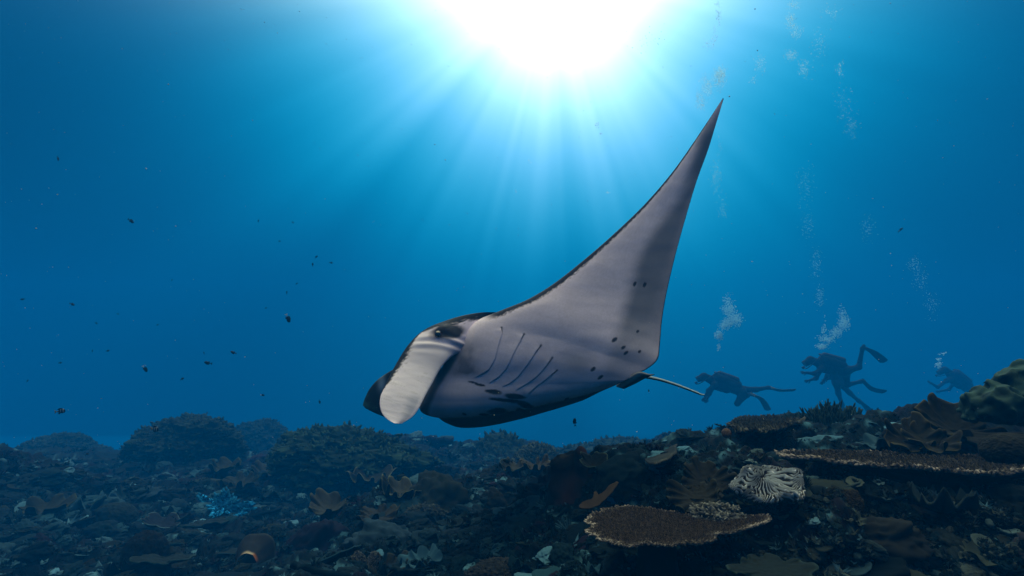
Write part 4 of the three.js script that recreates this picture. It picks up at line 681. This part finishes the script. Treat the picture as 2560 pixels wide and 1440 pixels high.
// ---------------------------------------------------------------- uncountable growth on the reef
{
  const lump = (() => { const g = mergeVertices(new THREE.IcosahedronGeometry(1, 3).deleteAttribute('uv').deleteAttribute('normal'), 1e-5), p = g.attributes.position; for (let i = 0; i < p.count; i++) { const x = p.getX(i), y = p.getY(i), z = p.getZ(i), s = 1 + 0.55 * fbm(x * 1.8, y * 1.8, z * 1.8, 2) - 0.35 * worley(x * 2.2, y * 2.2, z * 2.2) + 0.2; p.setXYZ(i, x * s, y * s * 0.8, z * s); } g.computeVertexNormals(); return g; })();
  const tuft = (() => { const gs = []; for (let i = 0; i < 14; i++) { const g = new THREE.ConeGeometry(0.16, rr(0.7, 1.25), 5, 1, true); g.translate(0, 0.5, 0); g.rotateX(rr(-0.9, 0.9)); g.rotateZ(rr(-0.9, 0.9)); gs.push(g); } return mergeGeometries(gs); })();
  const leaf = gridGeo(22, 8, (u, v) => { const a = u * 2 * Math.PI, w = Math.sin(5 * a + 1) * 0.30 * v * v; return [new THREE.Vector3(Math.cos(a + 0.2 * w) * v * (1 + 0.2 * Math.sin(3 * a)), 0.25 * v * v + w, Math.sin(a) * v)]; }, true);
  const fan = (() => { const gs = []; for (let i = 0; i < 7; i++) { const a = -1.1 + 2.2 * i / 6, g = new THREE.CylinderGeometry(0.045, 0.09, 1.1, 5, 1, true); g.translate(0, 0.55, 0); g.rotateX(rr(-0.25, 0.25)); g.rotateZ(a); gs.push(g); const h = new THREE.CylinderGeometry(0.03, 0.05, 0.5, 4, 1, true); h.translate(0, 0.25, 0); h.rotateZ(0.7); h.translate(-Math.sin(a) * 0.6, Math.cos(a) * 0.6, 0); gs.push(h); } return mergeGeometries(gs); })();
  const disc = gridGeo(40, 12, (u, v) => { const a = u * 2 * Math.PI, tp = v < 0.5, r = tp ? v * 2 : 2 - 2 * v, n = fbm(Math.cos(a) * 1.6 + 5, 2, Math.sin(a) * 1.6, 3), k = r * (1 + 0.5 * n); return [new THREE.Vector3(Math.cos(a) * k, (tp ? 0.05 : -0.07 - 0.35 * (1 - r)) + 0.16 * r * r + 0.12 * r * fbm(Math.cos(a) * 4 * r, 8, Math.sin(a) * 4 * r, 2), Math.sin(a) * k)]; }, true);
  const ruff = gridGeo(90, 14, (u, v) => { const a = u * 2 * Math.PI, tp = v < 0.5, r = tp ? v * 2 : 2 - 2 * v, n = vn(Math.cos(a) * 2 + 3, 4, Math.sin(a) * 2), ph = 7 * a + 3 * n, k = r * (1 + 0.3 * n - 0.12 * r * Math.abs(Math.sin(ph))); return [new THREE.Vector3(Math.cos(a) * k, 0.45 * r * r + 0.26 * r * r * Math.sin(ph) + (tp ? 0.04 : -0.05), Math.sin(a) * k)]; }, true);
  const head = (() => { const g = mergeVertices(new THREE.IcosahedronGeometry(1, 10).deleteAttribute('uv').deleteAttribute('normal'), 1e-5), p = g.attributes.position; for (let i = 0; i < p.count; i++) { const x = p.getX(i), y = p.getY(i), z = p.getZ(i), s = 1 + 0.6 * fbm(x * 1.6 + 9, y * 1.6, z * 1.6, 3) + 0.28 * (0.5 - worley(x * 4, y * 4, z * 4)); p.setXYZ(i, x * s, y * s * 0.75, z * s); } g.computeVertexNormals(); return g; })();
  const kinds = [['coral_ledges', disc, 1500, 'ragged little ledges of plate coral crowded all over the reef', [1.6, 3.4]], ['coral_heads', head, 1300, 'weathered coral heads crowded all over the reef', [1.3, 3.4]], ['ruffled_growth', ruff, 420, 'small ruffled soft corals scattered over the whole reef', [1.8, 3.4]], ['knobbly_growth', lump, 3600, 'small knobbly coral lumps and stones strewn over the whole reef', [0.3, 0.75]], ['tufted_growth', tuft, 15000, 'short tufts of fingered coral growing over the whole reef', [0.5, 1.2]], ['leafy_growth', leaf, 5200, 'small curled leaves of coral scattered over the reef', [0.5, 1.2]], ['twig_growth', fan, 7000, 'little twiggy coral fans scattered over the reef', [0.5, 1.2]]];
  const m = new THREE.Matrix4(), q = new THREE.Quaternion(), q2 = new THREE.Quaternion(), s3 = new THREE.Vector3(), v = new THREE.Vector3(), col = new THREE.Color();
  for (const [name, geo, n, label, range] of kinds) {
    const im = new THREE.InstancedMesh(geo, std(rgb(1, 1, 1), 0.93), n); let k = 0;
    for (let tries = 0; k < n && tries < n * 3; tries++) {
      const px = rr(-60, 2620), py = 1090 + 400 * Math.pow(rnd(), 0.8), hit = onReef(px, py, 0.9, 24); if (!hit || (range[1] > 2 && px > 1430 && py > 1120 && rnd() < 0.75)) continue;
      surface(hit.p.x, hit.p.z, v); const nn = normalAt(hit.p.x, hit.p.z).clone(), pxs = rr(2.5, 8) * (rnd() < 0.10 ? rr(1.6, 3) : 1) * (py > 1250 ? 1.25 : 1) * (hit.t < 4 ? 1.15 : 1), s = pxs * mpp(hit.t) * rr(...range);
      q.setFromUnitVectors(UP, nn.multiplyScalar(0.7).add(new THREE.Vector3(rr(-0.5, 0.5), 0.6, rr(-0.3, 0.6))).normalize()); q2.setFromAxisAngle(UP, rr(0, 6.28)); q.multiply(q2);
      im.setMatrixAt(k, m.compose(v.addScaledVector(UP, -0.15 * s), q, s3.set(s * rr(0.7, 1.3), s * rr(0.6, 1.2), s * rr(0.7, 1.3))));
      const t = rnd(), w = fbm(v.x * 1.3 + 50, v.y, v.z * 1.3, 3), f = rr(0.3, 1.2);
      let c = t < 0.6 ? [0.006, 0.022, 0.025] : t < 0.74 ? [0.022, 0.027, 0.014] : t < 0.80 ? [0.024, 0.012, 0.020] : t < 0.90 ? [0.030, 0.080, 0.088] : [0.17, 0.32, 0.34];
      if (w > 0.12 && t > 0.3) c = mix3(c, [0.05, 0.115, 0.125], 0.5); if (px > 1880 && py > 1200 && t > 0.35) c = mix3(c, [0.22, 0.20, 0.13], 0.55 * rnd() + 0.1);  // growth at lower right painted paler, standing in for light on the slope
      im.setColorAt(k, col.setRGB(c[0] * f * 0.30, c[1] * f * 0.48, c[2] * f * 0.68)); k++;
    }
    im.count = k; im.name = name; im.castShadow = im.receiveShadow = true; scene.add(im); tag(im, label, 'coral growth', null, 'stuff');
  }
}

// ---------------------------------------------------------------- fish
function makeFish(long, tall, cols) {                                // head towards +x, one metre long
  const g = gridGeo(26, 14, (u, v) => { const a = v * 2 * Math.PI, x = 0.42 - 0.80 * u, r = Math.pow(Math.sin(Math.PI * Math.pow(u, 0.72)), 0.8) * (1 - 0.55 * u * u) + 0.035 * sst(0.85, 1, u); const t = r * tall * 0.5; return [new THREE.Vector3(x, Math.sin(a) * t, Math.cos(a) * t * 0.42), cols.body(u, Math.sin(a))]; }, false, true);
  const flat = (pts, c) => { const sh = new THREE.Shape(pts.map((p) => new THREE.Vector2(...p))), e = new THREE.ExtrudeGeometry(sh, { depth: 0.012, bevelEnabled: true, bevelSize: 0.006, bevelThickness: 0.005, bevelSegments: 1, steps: 1 }); e.translate(0, 0, -0.006); return paint(e, c); };
  const tail = flat([[-0.36, 0.035], [-0.44, 0.09], [-0.56, 0.17 * tall * 2.4], [-0.51, 0.0], [-0.56, -0.17 * tall * 2.4], [-0.44, -0.09], [-0.36, -0.035]], cols.tail);
  const dorsal = flat([[0.22, tall * 0.36], [0.10, tall * 0.62], [-0.15, tall * 0.62], [-0.30, tall * 0.30], [-0.20, tall * 0.26], [0.05, tall * 0.38]], cols.fin);
  const anal = flat([[-0.02, -tall * 0.36], [-0.12, -tall * 0.58], [-0.30, -tall * 0.28], [-0.2, -tall * 0.24]], cols.fin);
  return [['body', g], ['tail_fin', tail], ['dorsal_fin', dorsal], ['anal_fin', anal]];
}
const D0 = [0.014, 0.028, 0.036];
const FISH = {
  dark: makeFish(1, 0.38, { body: () => D0, tail: D0, fin: D0 }),
  brown: makeFish(1, 0.40, { body: (u, w) => mix3([0.03, 0.028, 0.02], [0.06, 0.055, 0.04], w < 0 ? -w : 0), tail: [0.04, 0.04, 0.03], fin: [0.02, 0.02, 0.015] }),
  palet: makeFish(1, 0.40, { body: (u) => mix3(D0, [0.6, 0.66, 0.66], sst(0.86, 0.93, u)), tail: [0.62, 0.68, 0.68], fin: D0 }),
  band: makeFish(1, 0.52, { body: (u) => Math.abs(u - 0.22) < 0.045 || Math.abs(u - 0.5) < 0.05 ? [0.22, 0.30, 0.34] : mix3([0.008, 0.010, 0.012], [0.16, 0.14, 0.03], sst(0.72, 0.86, u)), tail: [0.17, 0.15, 0.03], fin: [0.01, 0.012, 0.012] }),
  slim: makeFish(1, 0.24, { body: () => [0.03, 0.075, 0.065], tail: [0.03, 0.07, 0.06], fin: [0.03, 0.06, 0.05] }),
};
const fishMat = vcMat(0.5), G1 = 'small dark fish drifting in the open water on the left';
const S1 = 'small dark fish drifting far off in the blue water on the left';
const SCHOOL = [  // kind, place, length in pixels, distance, heading in degrees in the picture, label, group
  ['brown', 145, 397, 15, 6, -70, 'lone grey brown fish highest in the water at the upper left'], ['dark', 328, 553, 21, 6, -35, 'slender dark fish slanting down alone in the upper left water'],
  ['palet', 720, 797, 27, 4.5, -68, 'dark fish with a pale tail diving head down left of the manta'], ['dark', 56, 748, 12, 7, 190, 'dark fish nearest the left edge of the picture at mid height'],
  ['brown', 181, 761, 16, 6.5, -20, 'brown fish at mid height right of the one at the left edge'], ['dark', 519, 907, 22, 5.5, 165, 'plump dark fish swimming level above the left hill'],
  ['brown', 583, 881, 17, 6, 155, 'brown fish up and right of the plump dark one'], ['palet', 363, 923, 22, 5, -60, 'dark fish with a pale tail pointing down above the left hill'],
  ['brown', 456, 947, 13, 6, 30, 'tiny brown fish turned up to the right above the left hill'], ['band', 152, 1028, 27, 4.5, 4, 'banded black fish with a yellow tail in open water at lower left'],
  ['band', 388, 1073, 30, 5, -2, 'banded black fish with a yellow tail on the slope of the left hill'], ['palet', 657, 988, 13, 6, -8, 'small dark fish with a pale tail low between hill and manta'],
  ['dark', 799, 1005, 12, 6, -80, 'small dark fish hanging upright left of the head of the manta'], ['dark', 270, 877, 11, 6, 10, 'small dark fish of a pair swimming level at lower left, right one'],
  ['dark', 231, 877, 8, 6.5, 80, 'small dark fish of a pair at lower left, left one'], ['dark', 1437, 1054, 24, 3.8, 95, 'dark round fish hanging upright below the belly of the manta'],
  ['dark', 1268, 1152, 30, 4.6, 175, 'black fish sheltering beside the domed branching coral'], ['slim', 1000, 1087, 32, 7, 178, 'slim greenish fish swimming level above the layered hill'],
  ['palet', 1622, 977, 9, 4, 100, 'tiny dark fish just under the root of the tail of the manta'], ['slim', 2252, 574, 22, 9, 35, 'thin pale fish slanting up in the water at right'], ['brown', 218, 1135, 11, 5.5, 20, 'tiny brown fish close over the reef at far left'],
  ...[[241, 808, 9], [151, 907, 11], [69, 952, 9], [510, 882, 8], [699, 603, 8], [791, 642, 11], [782, 661, 11], [828, 657, 11], [742, 709, 8], [717, 731, 10], [295, 785, 7], [394, 812, 7], [646, 552, 8], [732, 556, 8], [665, 770, 7], [430, 700, 6]].map(([x, y, l], i) => ['dark', x, y, l, 8, -40 + (i * 47) % 150, S1, G1]),
];
const protoFish = {};
for (const [kind, x, y, len, d, ang, label, group] of SCHOOL) {
  let o;
  if (!protoFish[kind]) { o = protoFish[kind] = new THREE.Group(); for (const [n, g] of FISH[kind]) part(n, g, fishMat, o); } else o = protoFish[kind].clone();
  o.name = numbered(kind === 'band' ? 'banded_fish' : kind === 'palet' ? 'pale_tailed_fish' : 'fish'); scene.add(o);
  o.userData = {}; tag(o, label, 'fish', group ?? null);
  const s = 0.88 * len * mpp(d); o.position.copy(at(x, y, d)); o.scale.setScalar(s); o.rotation.set(PITCH, ((len * 7) % 5 - 2) * 0.14, ang * Math.PI / 180, 'XYZ');
}

// ---------------------------------------------------------------- divers
const suit = vcMat(0.8), gearM = std(rgb(0.006, 0.012, 0.016), 0.6), tankM = std(rgb(0.015, 0.022, 0.026), 0.6), glassM = new THREE.MeshPhysicalMaterial({ color: rgb(0.03, 0.05, 0.06), roughness: 0.08 });
function handGeo(p, dir, palmUp) {                                   // a relaxed gloved hand at the wrist p, pointing along dir
  const x = dir.clone().normalize(), y = new THREE.Vector3().crossVectors(palmUp, x).normalize(), z = new THREE.Vector3().crossVectors(x, y), W = (a, b, c) => new THREE.Vector3(a, b, c), caps = [[W(0, 0, 0), W(0.075, 0.0, 0), 0.026, 0.030]];
  [[-0.030, 0.066], [-0.010, 0.076], [0.010, 0.072], [0.030, 0.058]].forEach(([o, l]) => { const a = W(0.085, o, 0), b = a.clone().add(W(l * 0.55, o * 0.15, -0.008)), c = b.clone().add(W(l * 0.42, 0, -0.024)); caps.push([a, b, 0.0105, 0.0095], [b, c, 0.0095, 0.008]); });
  caps.push([W(0.02, 0.026, 0), W(0.055, 0.056, -0.010), 0.013, 0.011], [W(0.055, 0.056, -0.010), W(0.085, 0.062, -0.022), 0.011, 0.009]);
  const g = nets((a, b, c) => { let s = 9; for (const k of caps) s = smin(s, capsule(a, b, c * 1.15, ...k), 0.008); return s; }, [-0.04, -0.06, -0.065], [0.18, 0.09, 0.045], 0.005, () => [0.012, 0.013, 0.015]);
  g.applyMatrix4(new THREE.Matrix4().makeBasis(x, y, z).setPosition(p)); return g;
}
function diver(label, d, J) {                                        // J: joints as [px, py, metres away from the mean distance]
  const Q = (k) => at(J[k][0], J[k][1], d + (J[k][2] ?? 0)), ctr = Q('chest'), j = {}; for (const k of Object.keys(J)) if (k !== 'fins') j[k] = Q(k).sub(ctr);
  const t = thing('person', label, 'person', ctr), B = [];
  const bone = (a, b, ra, rb) => { if (j[a] && j[b]) B.push([j[a], j[b], ra, rb]); };
  bone('head', 'face', 0.105, 0.095); bone('head', 'neck', 0.085, 0.075); bone('neck', 'chest', 0.11, 0.165); bone('chest', 'hip', 0.165, 0.15);
  for (const s of ['L', 'R']) { bone('chest', 'sh' + s, 0.11, 0.075); bone('sh' + s, 'el' + s, 0.065, 0.05); bone('el' + s, 'wr' + s, 0.05, 0.036); bone('hip', 'hp' + s, 0.13, 0.105); bone('hp' + s, 'kn' + s, 0.10, 0.07); bone('kn' + s, 'an' + s, 0.068, 0.046); bone('an' + s, 'toe' + s, 0.05, 0.04); }
  const lo = [9, 9, 9], hi = [-9, -9, -9]; for (const [a, b, r] of B) for (const p of [a, b]) ['x', 'y', 'z'].forEach((k, i) => { lo[i] = Math.min(lo[i], p[k] - r - 0.08); hi[i] = Math.max(hi[i], p[k] + r + 0.08); });
  const body = nets((x, y, z) => { let s = 9; for (const b of B) s = smin(s, capsule(x, y, z, ...b), 0.06); return s; }, lo, hi, 0.018, () => [0.004, 0.009, 0.014]), gs = [body];
  for (const s of ['L', 'R']) if (j['wr' + s]) gs.push(handGeo(j['wr' + s], j['wr' + s].clone().sub(j['el' + s]), new THREE.Vector3(0.2, 0.3, 1)));
  part('body', mergeGeometries(strip(gs)), suit, t);
  const spine = j.hip.clone().sub(j.chest).normalize(), back = j.back.clone().sub(j.chest).normalize(), side = spine.clone().cross(back).normalize(), up2 = side.clone().cross(spine).normalize();
  const mid = j.chest.clone().lerp(j.hip, 0.35).addScaledVector(up2, 0.25), cyl = new THREE.CapsuleGeometry(0.09, 0.50, 8, 24); cyl.applyQuaternion(new THREE.Quaternion().setFromUnitVectors(UP, spine)); cyl.translate(mid.x, mid.y, mid.z);
  const tank = part('tank', cyl, tankM, t), vp = mid.clone().addScaledVector(spine, -0.37), valve = new THREE.CylinderGeometry(0.03, 0.03, 0.11, 12); valve.applyQuaternion(new THREE.Quaternion().setFromUnitVectors(UP, side)); valve.translate(vp.x, vp.y, vp.z);
  part('valve', valve, gearM, tank);
  const vest = nets((x, y, z) => { const a = capsule(x, y, z, j.chest.clone().addScaledVector(up2, 0.10), j.chest.clone().lerp(j.hip, 0.8).addScaledVector(up2, 0.10), 0.19, 0.15), b = capsule(x, y, z, j.chest.clone().addScaledVector(up2, -0.05), j.chest.clone().lerp(j.hip, 0.45).addScaledVector(up2, -0.06), 0.175, 0.15); return smin(a, b, 0.05) + 0.012 * vn(x * 12, y * 12, z * 12); }, [-0.7, -0.7, -0.7], [0.9, 0.7, 0.7], 0.026, () => [0.005, 0.010, 0.015]);
  part('buoyancy_vest', vest, suit, t);
  const look = j.face.clone().sub(j.head).normalize(), mk = new THREE.CylinderGeometry(0.075, 0.082, 0.07, 20); mk.scale(1.15, 1, 0.8); mk.applyQuaternion(new THREE.Quaternion().setFromUnitVectors(UP, look)); const mp = j.face.clone().addScaledVector(look, 0.085).addScaledVector(up2, 0.02); mk.translate(mp.x, mp.y, mp.z);
  const mask = part('mask', mk, gearM, t), pane = new THREE.CircleGeometry(0.068, 20); pane.applyQuaternion(new THREE.Quaternion().setFromUnitVectors(new THREE.Vector3(0, 0, 1), look)); pane.translate(mp.x + look.x * 0.037, mp.y + look.y * 0.037, mp.z + look.z * 0.037); part('lens', pane, glassM, mask);
  const dn = up2.clone().multiplyScalar(-1), rp = j.face.clone().addScaledVector(look, 0.10).addScaledVector(dn, 0.085), rg = new THREE.CylinderGeometry(0.042, 0.036, 0.06, 16); rg.applyQuaternion(new THREE.Quaternion().setFromUnitVectors(UP, look)); rg.translate(rp.x, rp.y, rp.z); part('regulator', rg, gearM, t);
  part('hose', new THREE.TubeGeometry(new THREE.CatmullRomCurve3([vp, vp.clone().addScaledVector(side, 0.16).addScaledVector(spine, -0.05), rp.clone().addScaledVector(side, 0.16), rp]), 30, 0.012, 8), gearM, t);
  for (const [a, e, tip, w, c] of J.fins) {                          // ankle, middle and tip of each blade
    const P = [a, e, tip].map((p) => at(p[0], p[1], d + (p[2] ?? 0)).sub(ctr)), cv = new THREE.CatmullRomCurve3(P);
    const blade = gridGeo(26, 22, (u, v) => { const p = cv.getPoint(u), q = cv.getTangent(u), wd = new THREE.Vector3(0.35, 0.25, 0.9).addScaledVector(q, -q.dot(new THREE.Vector3(0.35, 0.25, 0.9))).normalize(), nn = q.clone().cross(wd), an = v * 2 * Math.PI, hw = lerp(0.05, w, sst(0.05, 0.9, u)) * (1 - 0.5 * sst(0.96, 1, u)), th = lerp(0.045, 0.010, sst(0, 0.35, u)); return [p.addScaledVector(wd, hw * Math.cos(an)).addScaledVector(nn, th * Math.sin(an) * (1 + 0.5 * Math.abs(Math.cos(an)))), c]; }, false, true);
    part('fin', blade, suit, t);
  }
  return t;
}
const yel = [0.10, 0.11, 0.03], blk = [0.014, 0.016, 0.02];
diver('scuba diver with pale fins swimming level just behind the tail of the manta', 15.4, {
  head: [1760, 941], face: [1751, 946], neck: [1772, 947], chest: [1793, 956], hip: [1850, 976], back: [1800, 944], shL: [1786, 962, -0.2], elL: [1771, 976, -0.25], wrL: [1763, 991, -0.3], shR: [1788, 960, 0.2], elR: [1774, 984, 0.3], wrR: [1768, 996, 0.2],
  hpL: [1856, 980, -0.1], knL: [1843, 1009, -0.15], anL: [1869, 989, -0.1], toeL: [1879, 983, -0.1], hpR: [1856, 974, 0.1], knR: [1890, 974, 0.1], anR: [1921, 969, 0.1], toeR: [1930, 971, 0.1],
  fins: [[[1874, 984, -0.1], [1903, 998, -0.1], [1921, 1026, -0.1], 0.11, yel], [[1922, 969, 0.1], [1950, 976, 0.1], [1988, 975, 0.1], 0.11, yel]] });
diver('bulky scuba diver with one leg kicked high and black fins swimming to the left', 14.9, {
  head: [2026, 900], face: [2018, 906], neck: [2040, 905], chest: [2060, 912], hip: [2112, 926], back: [2064, 894], shL: [2052, 924, -0.2], elL: [2036, 934, -0.3], wrL: [2016, 932, -0.35], shR: [2054, 920, 0.2], elR: [2040, 946, 0.3], wrR: [2026, 950, 0.3],
  hpL: [2118, 926, -0.1], knL: [2147, 918, -0.1], anL: [2156, 872, -0.1], toeL: [2160, 864, -0.1], hpR: [2114, 936, 0.1], knR: [2118, 962, 0.1], anR: [2152, 954, 0.15], toeR: [2160, 952, 0.15],
  fins: [[[2157, 868, -0.1], [2182, 880, -0.1], [2212, 905, -0.1], 0.12, blk], [[2155, 950, 0.15], [2180, 972, 0.15], [2213, 980, 0.15], 0.12, blk]] });
diver('scuba diver half hidden behind the bulky one with both legs hanging down', 16.4, {
  head: [2068, 906], face: [2060, 910], neck: [2076, 911], chest: [2084, 922], hip: [2094, 956], back: [2096, 918], shL: [2078, 922, -0.2], elL: [2068, 938, -0.3], wrL: [2060, 950, -0.3], shR: [2090, 922, 0.2], elR: [2080, 944, 0.3], wrR: [2068, 948, 0.3],
  hpL: [2092, 960, -0.1], knL: [2096, 984, -0.1], anL: [2106, 1012, -0.1], toeL: [2100, 1018, -0.1], hpR: [2102, 960, 0.1], knR: [2124, 982, 0.1], anR: [2146, 1002, 0.1], toeR: [2152, 1008, 0.1],
  fins: [[[2105, 1010, -0.1], [2110, 1030, -0.1], [2120, 1052, -0.1], 0.11, blk], [[2146, 1000, 0.1], [2164, 1016, 0.1], [2180, 1034, 0.1], 0.11, blk]] });
diver('faint scuba diver seen head on above the frilled coral at the right', 19.0, {
  head: [2362, 924], face: [2352, 930], neck: [2370, 930], chest: [2384, 944], hip: [2424, 976], back: [2394, 928], shL: [2366, 952, -0.25], elL: [2344, 968, -0.4], wrL: [2328, 958, -0.5], shR: [2390, 952, 0.2], elR: [2372, 974, 0.3], wrR: [2350, 978, 0.2],
  hpL: [2426, 984, -0.1], knL: [2420, 1012, -0.1], anL: [2446, 1030, -0.1], toeL: [2452, 1034, -0.1], hpR: [2432, 976, 0.1], knR: [2454, 1000, 0.1], anR: [2482, 1010, 0.1], toeR: [2490, 1012, 0.1],
  fins: [[[2446, 1028, -0.1], [2466, 1044, -0.1], [2490, 1050, -0.1], 0.11, blk], [[2482, 1008, 0.1], [2502, 1018, 0.1], [2530, 1020, 0.1], 0.11, blk]] });

// ---------------------------------------------------------------- bubbles and drifting specks
const clearM = new THREE.MeshPhysicalMaterial({ color: rgb(0.70, 0.92, 1), roughness: 0.7, transmission: 0.97, thickness: 0, ior: 1.33 });
const bubbleM = new THREE.MeshPhysicalMaterial({ color: rgb(0.45, 0.84, 1), roughness: 0.9, transmission: 0.55, thickness: 0, ior: 1.33 });
const ball = new THREE.IcosahedronGeometry(1, 2), mB = new THREE.Matrix4(), qB = new THREE.Quaternion(), sB = new THREE.Vector3();
const gauss = () => (rnd() + rnd() + rnd() + rnd() - 2) * 0.86;
function plume(label, d, blobs, size) {                              // blobs: centre, spread, how many
  let n = 0; for (const b of blobs) n += b[4];
  const im = new THREE.InstancedMesh(ball, d < 9 ? clearM : bubbleM, n); let k = 0;
  for (const [x, y, sx, sy, c] of blobs) for (let i = 0; i < c; i++) {
    const r = size * mpp(d) * Math.pow(rnd(), 3) * 1.6 + size * 0.20 * mpp(d), p = at(x + sx * gauss(), y + sy * gauss(), d + gauss() * 0.02 * sx * d / 12);
    im.setMatrixAt(k++, mB.compose(p, qB.setFromAxisAngle(UP, rnd() * 6), sB.set(r, r * rr(0.55, 0.9), r)));
  }
  im.name = numbered('bubble_plume'); scene.add(im); tag(im, label, 'bubbles', null, 'stuff');
}
plume('thick cloud of bubbles rising above the diver behind the tail', 15.0, [[1798, 868, 5, 10, 132], [1798, 838, 10, 12, 704], [1812, 812, 14, 12, 572], [1834, 800, 22, 16, 1364], [1822, 774, 16, 14, 660], [1818, 750, 14, 14, 198], [1824, 732, 10, 5, 14]], 0.85);
plume('forked bubbles rising above the bulky diver', 14.5, [[2055, 866, 14, 7, 484], [2068, 848, 22, 10, 484], [2092, 830, 16, 14, 528], [2110, 808, 14, 16, 660], [2060, 826, 6, 14, 132], [2106, 786, 12, 16, 198], [2062, 800, 3, 14, 14], [2108, 768, 7, 4, 10]], 0.85);
plume('thin veil of old bubbles drifting up between the divers', 15.0, [[2050, 740, 12, 30, 352], [2040, 660, 14, 40, 330], [2020, 560, 18, 40, 264], [2015, 460, 24, 50, 440]], 0.5);
plume('few silver bubbles over the faint diver at the right', 15.5, [[2346, 912, 8, 7, 132], [2346, 898, 8, 3, 24], [2352, 884, 12, 3, 20], [2364, 882, 4, 2, 6]], 1.3);
plume('veil of tiny bubbles above the faint diver at the right', 15.5, [[2300, 700, 22, 30, 374], [2330, 760, 20, 30, 264], [2285, 660, 18, 20, 220], [2170, 570, 20, 40, 264]], 0.5);
plume('tall column of bubbles rising past the tip of the raised wing', 5.2, [[1794, 8, 7, 8, 96], [1796, 40, 9, 20, 288], [1786, 90, 10, 25, 192], [1774, 112, 14, 14, 192], [1800, 185, 16, 18, 960], [1768, 215, 22, 30, 832], [1800, 205, 14, 20, 384], [1752, 255, 14, 24, 384], [1744, 240, 4, 8, 64]], 0.62);
plume('column of bubbles in the bright water right of the wing tip', 5.4, [[1985, 12, 16, 10, 192], [1976, 50, 12, 22, 480], [1990, 80, 20, 20, 384], [1978, 138, 16, 14, 352], [2010, 170, 16, 22, 256], [1900, 160, 14, 22, 288], [1884, 200, 10, 12, 76], [2050, 110, 24, 40, 192], [2098, 170, 10, 20, 96], [2080, 30, 30, 20, 128]], 0.55);
plume('sparse bubbles drifting right of the raised wing', 5.6, [[1790, 440, 14, 40, 384], [1800, 370, 10, 30, 76], [1805, 520, 14, 30, 128], [2110, 260, 26, 60, 224], [2130, 320, 16, 40, 192]], 0.45);
plume('scattered bright bubbles under the sun in front of the rays', 4.5, [[1495, 315, 7, 10, 51], [1504, 335, 3, 3, 19], [1620, 100, 50, 30, 64], [1325, 405, 8, 8, 12], [1520, 482, 8, 4, 16], [1290, 478, 4, 3, 9]], 0.9);
{ // specks of plankton that catch the light in the near water
  const n = 520, im = new THREE.InstancedMesh(new THREE.IcosahedronGeometry(1, 1), std(rgb(0.62, 0.66, 0.66), 0.8), n);
  for (let i = 0; i < n; i++) { const d = rr(0.8, 5.5), r = (rnd() < 0.08 ? 1.5 : 0.75) * mpp(d) * rr(0.5, 1.2); im.setMatrixAt(i, mB.compose(at(rr(-20, 2580), rr(-10, 1120), d), qB, sB.set(r, r * rr(0.6, 1), r))); }
  im.name = 'plankton'; scene.add(im); tag(im, 'pale specks of plankton drifting all through the water', 'plankton', null, 'stuff');
}

renderer.render(scene, camera);
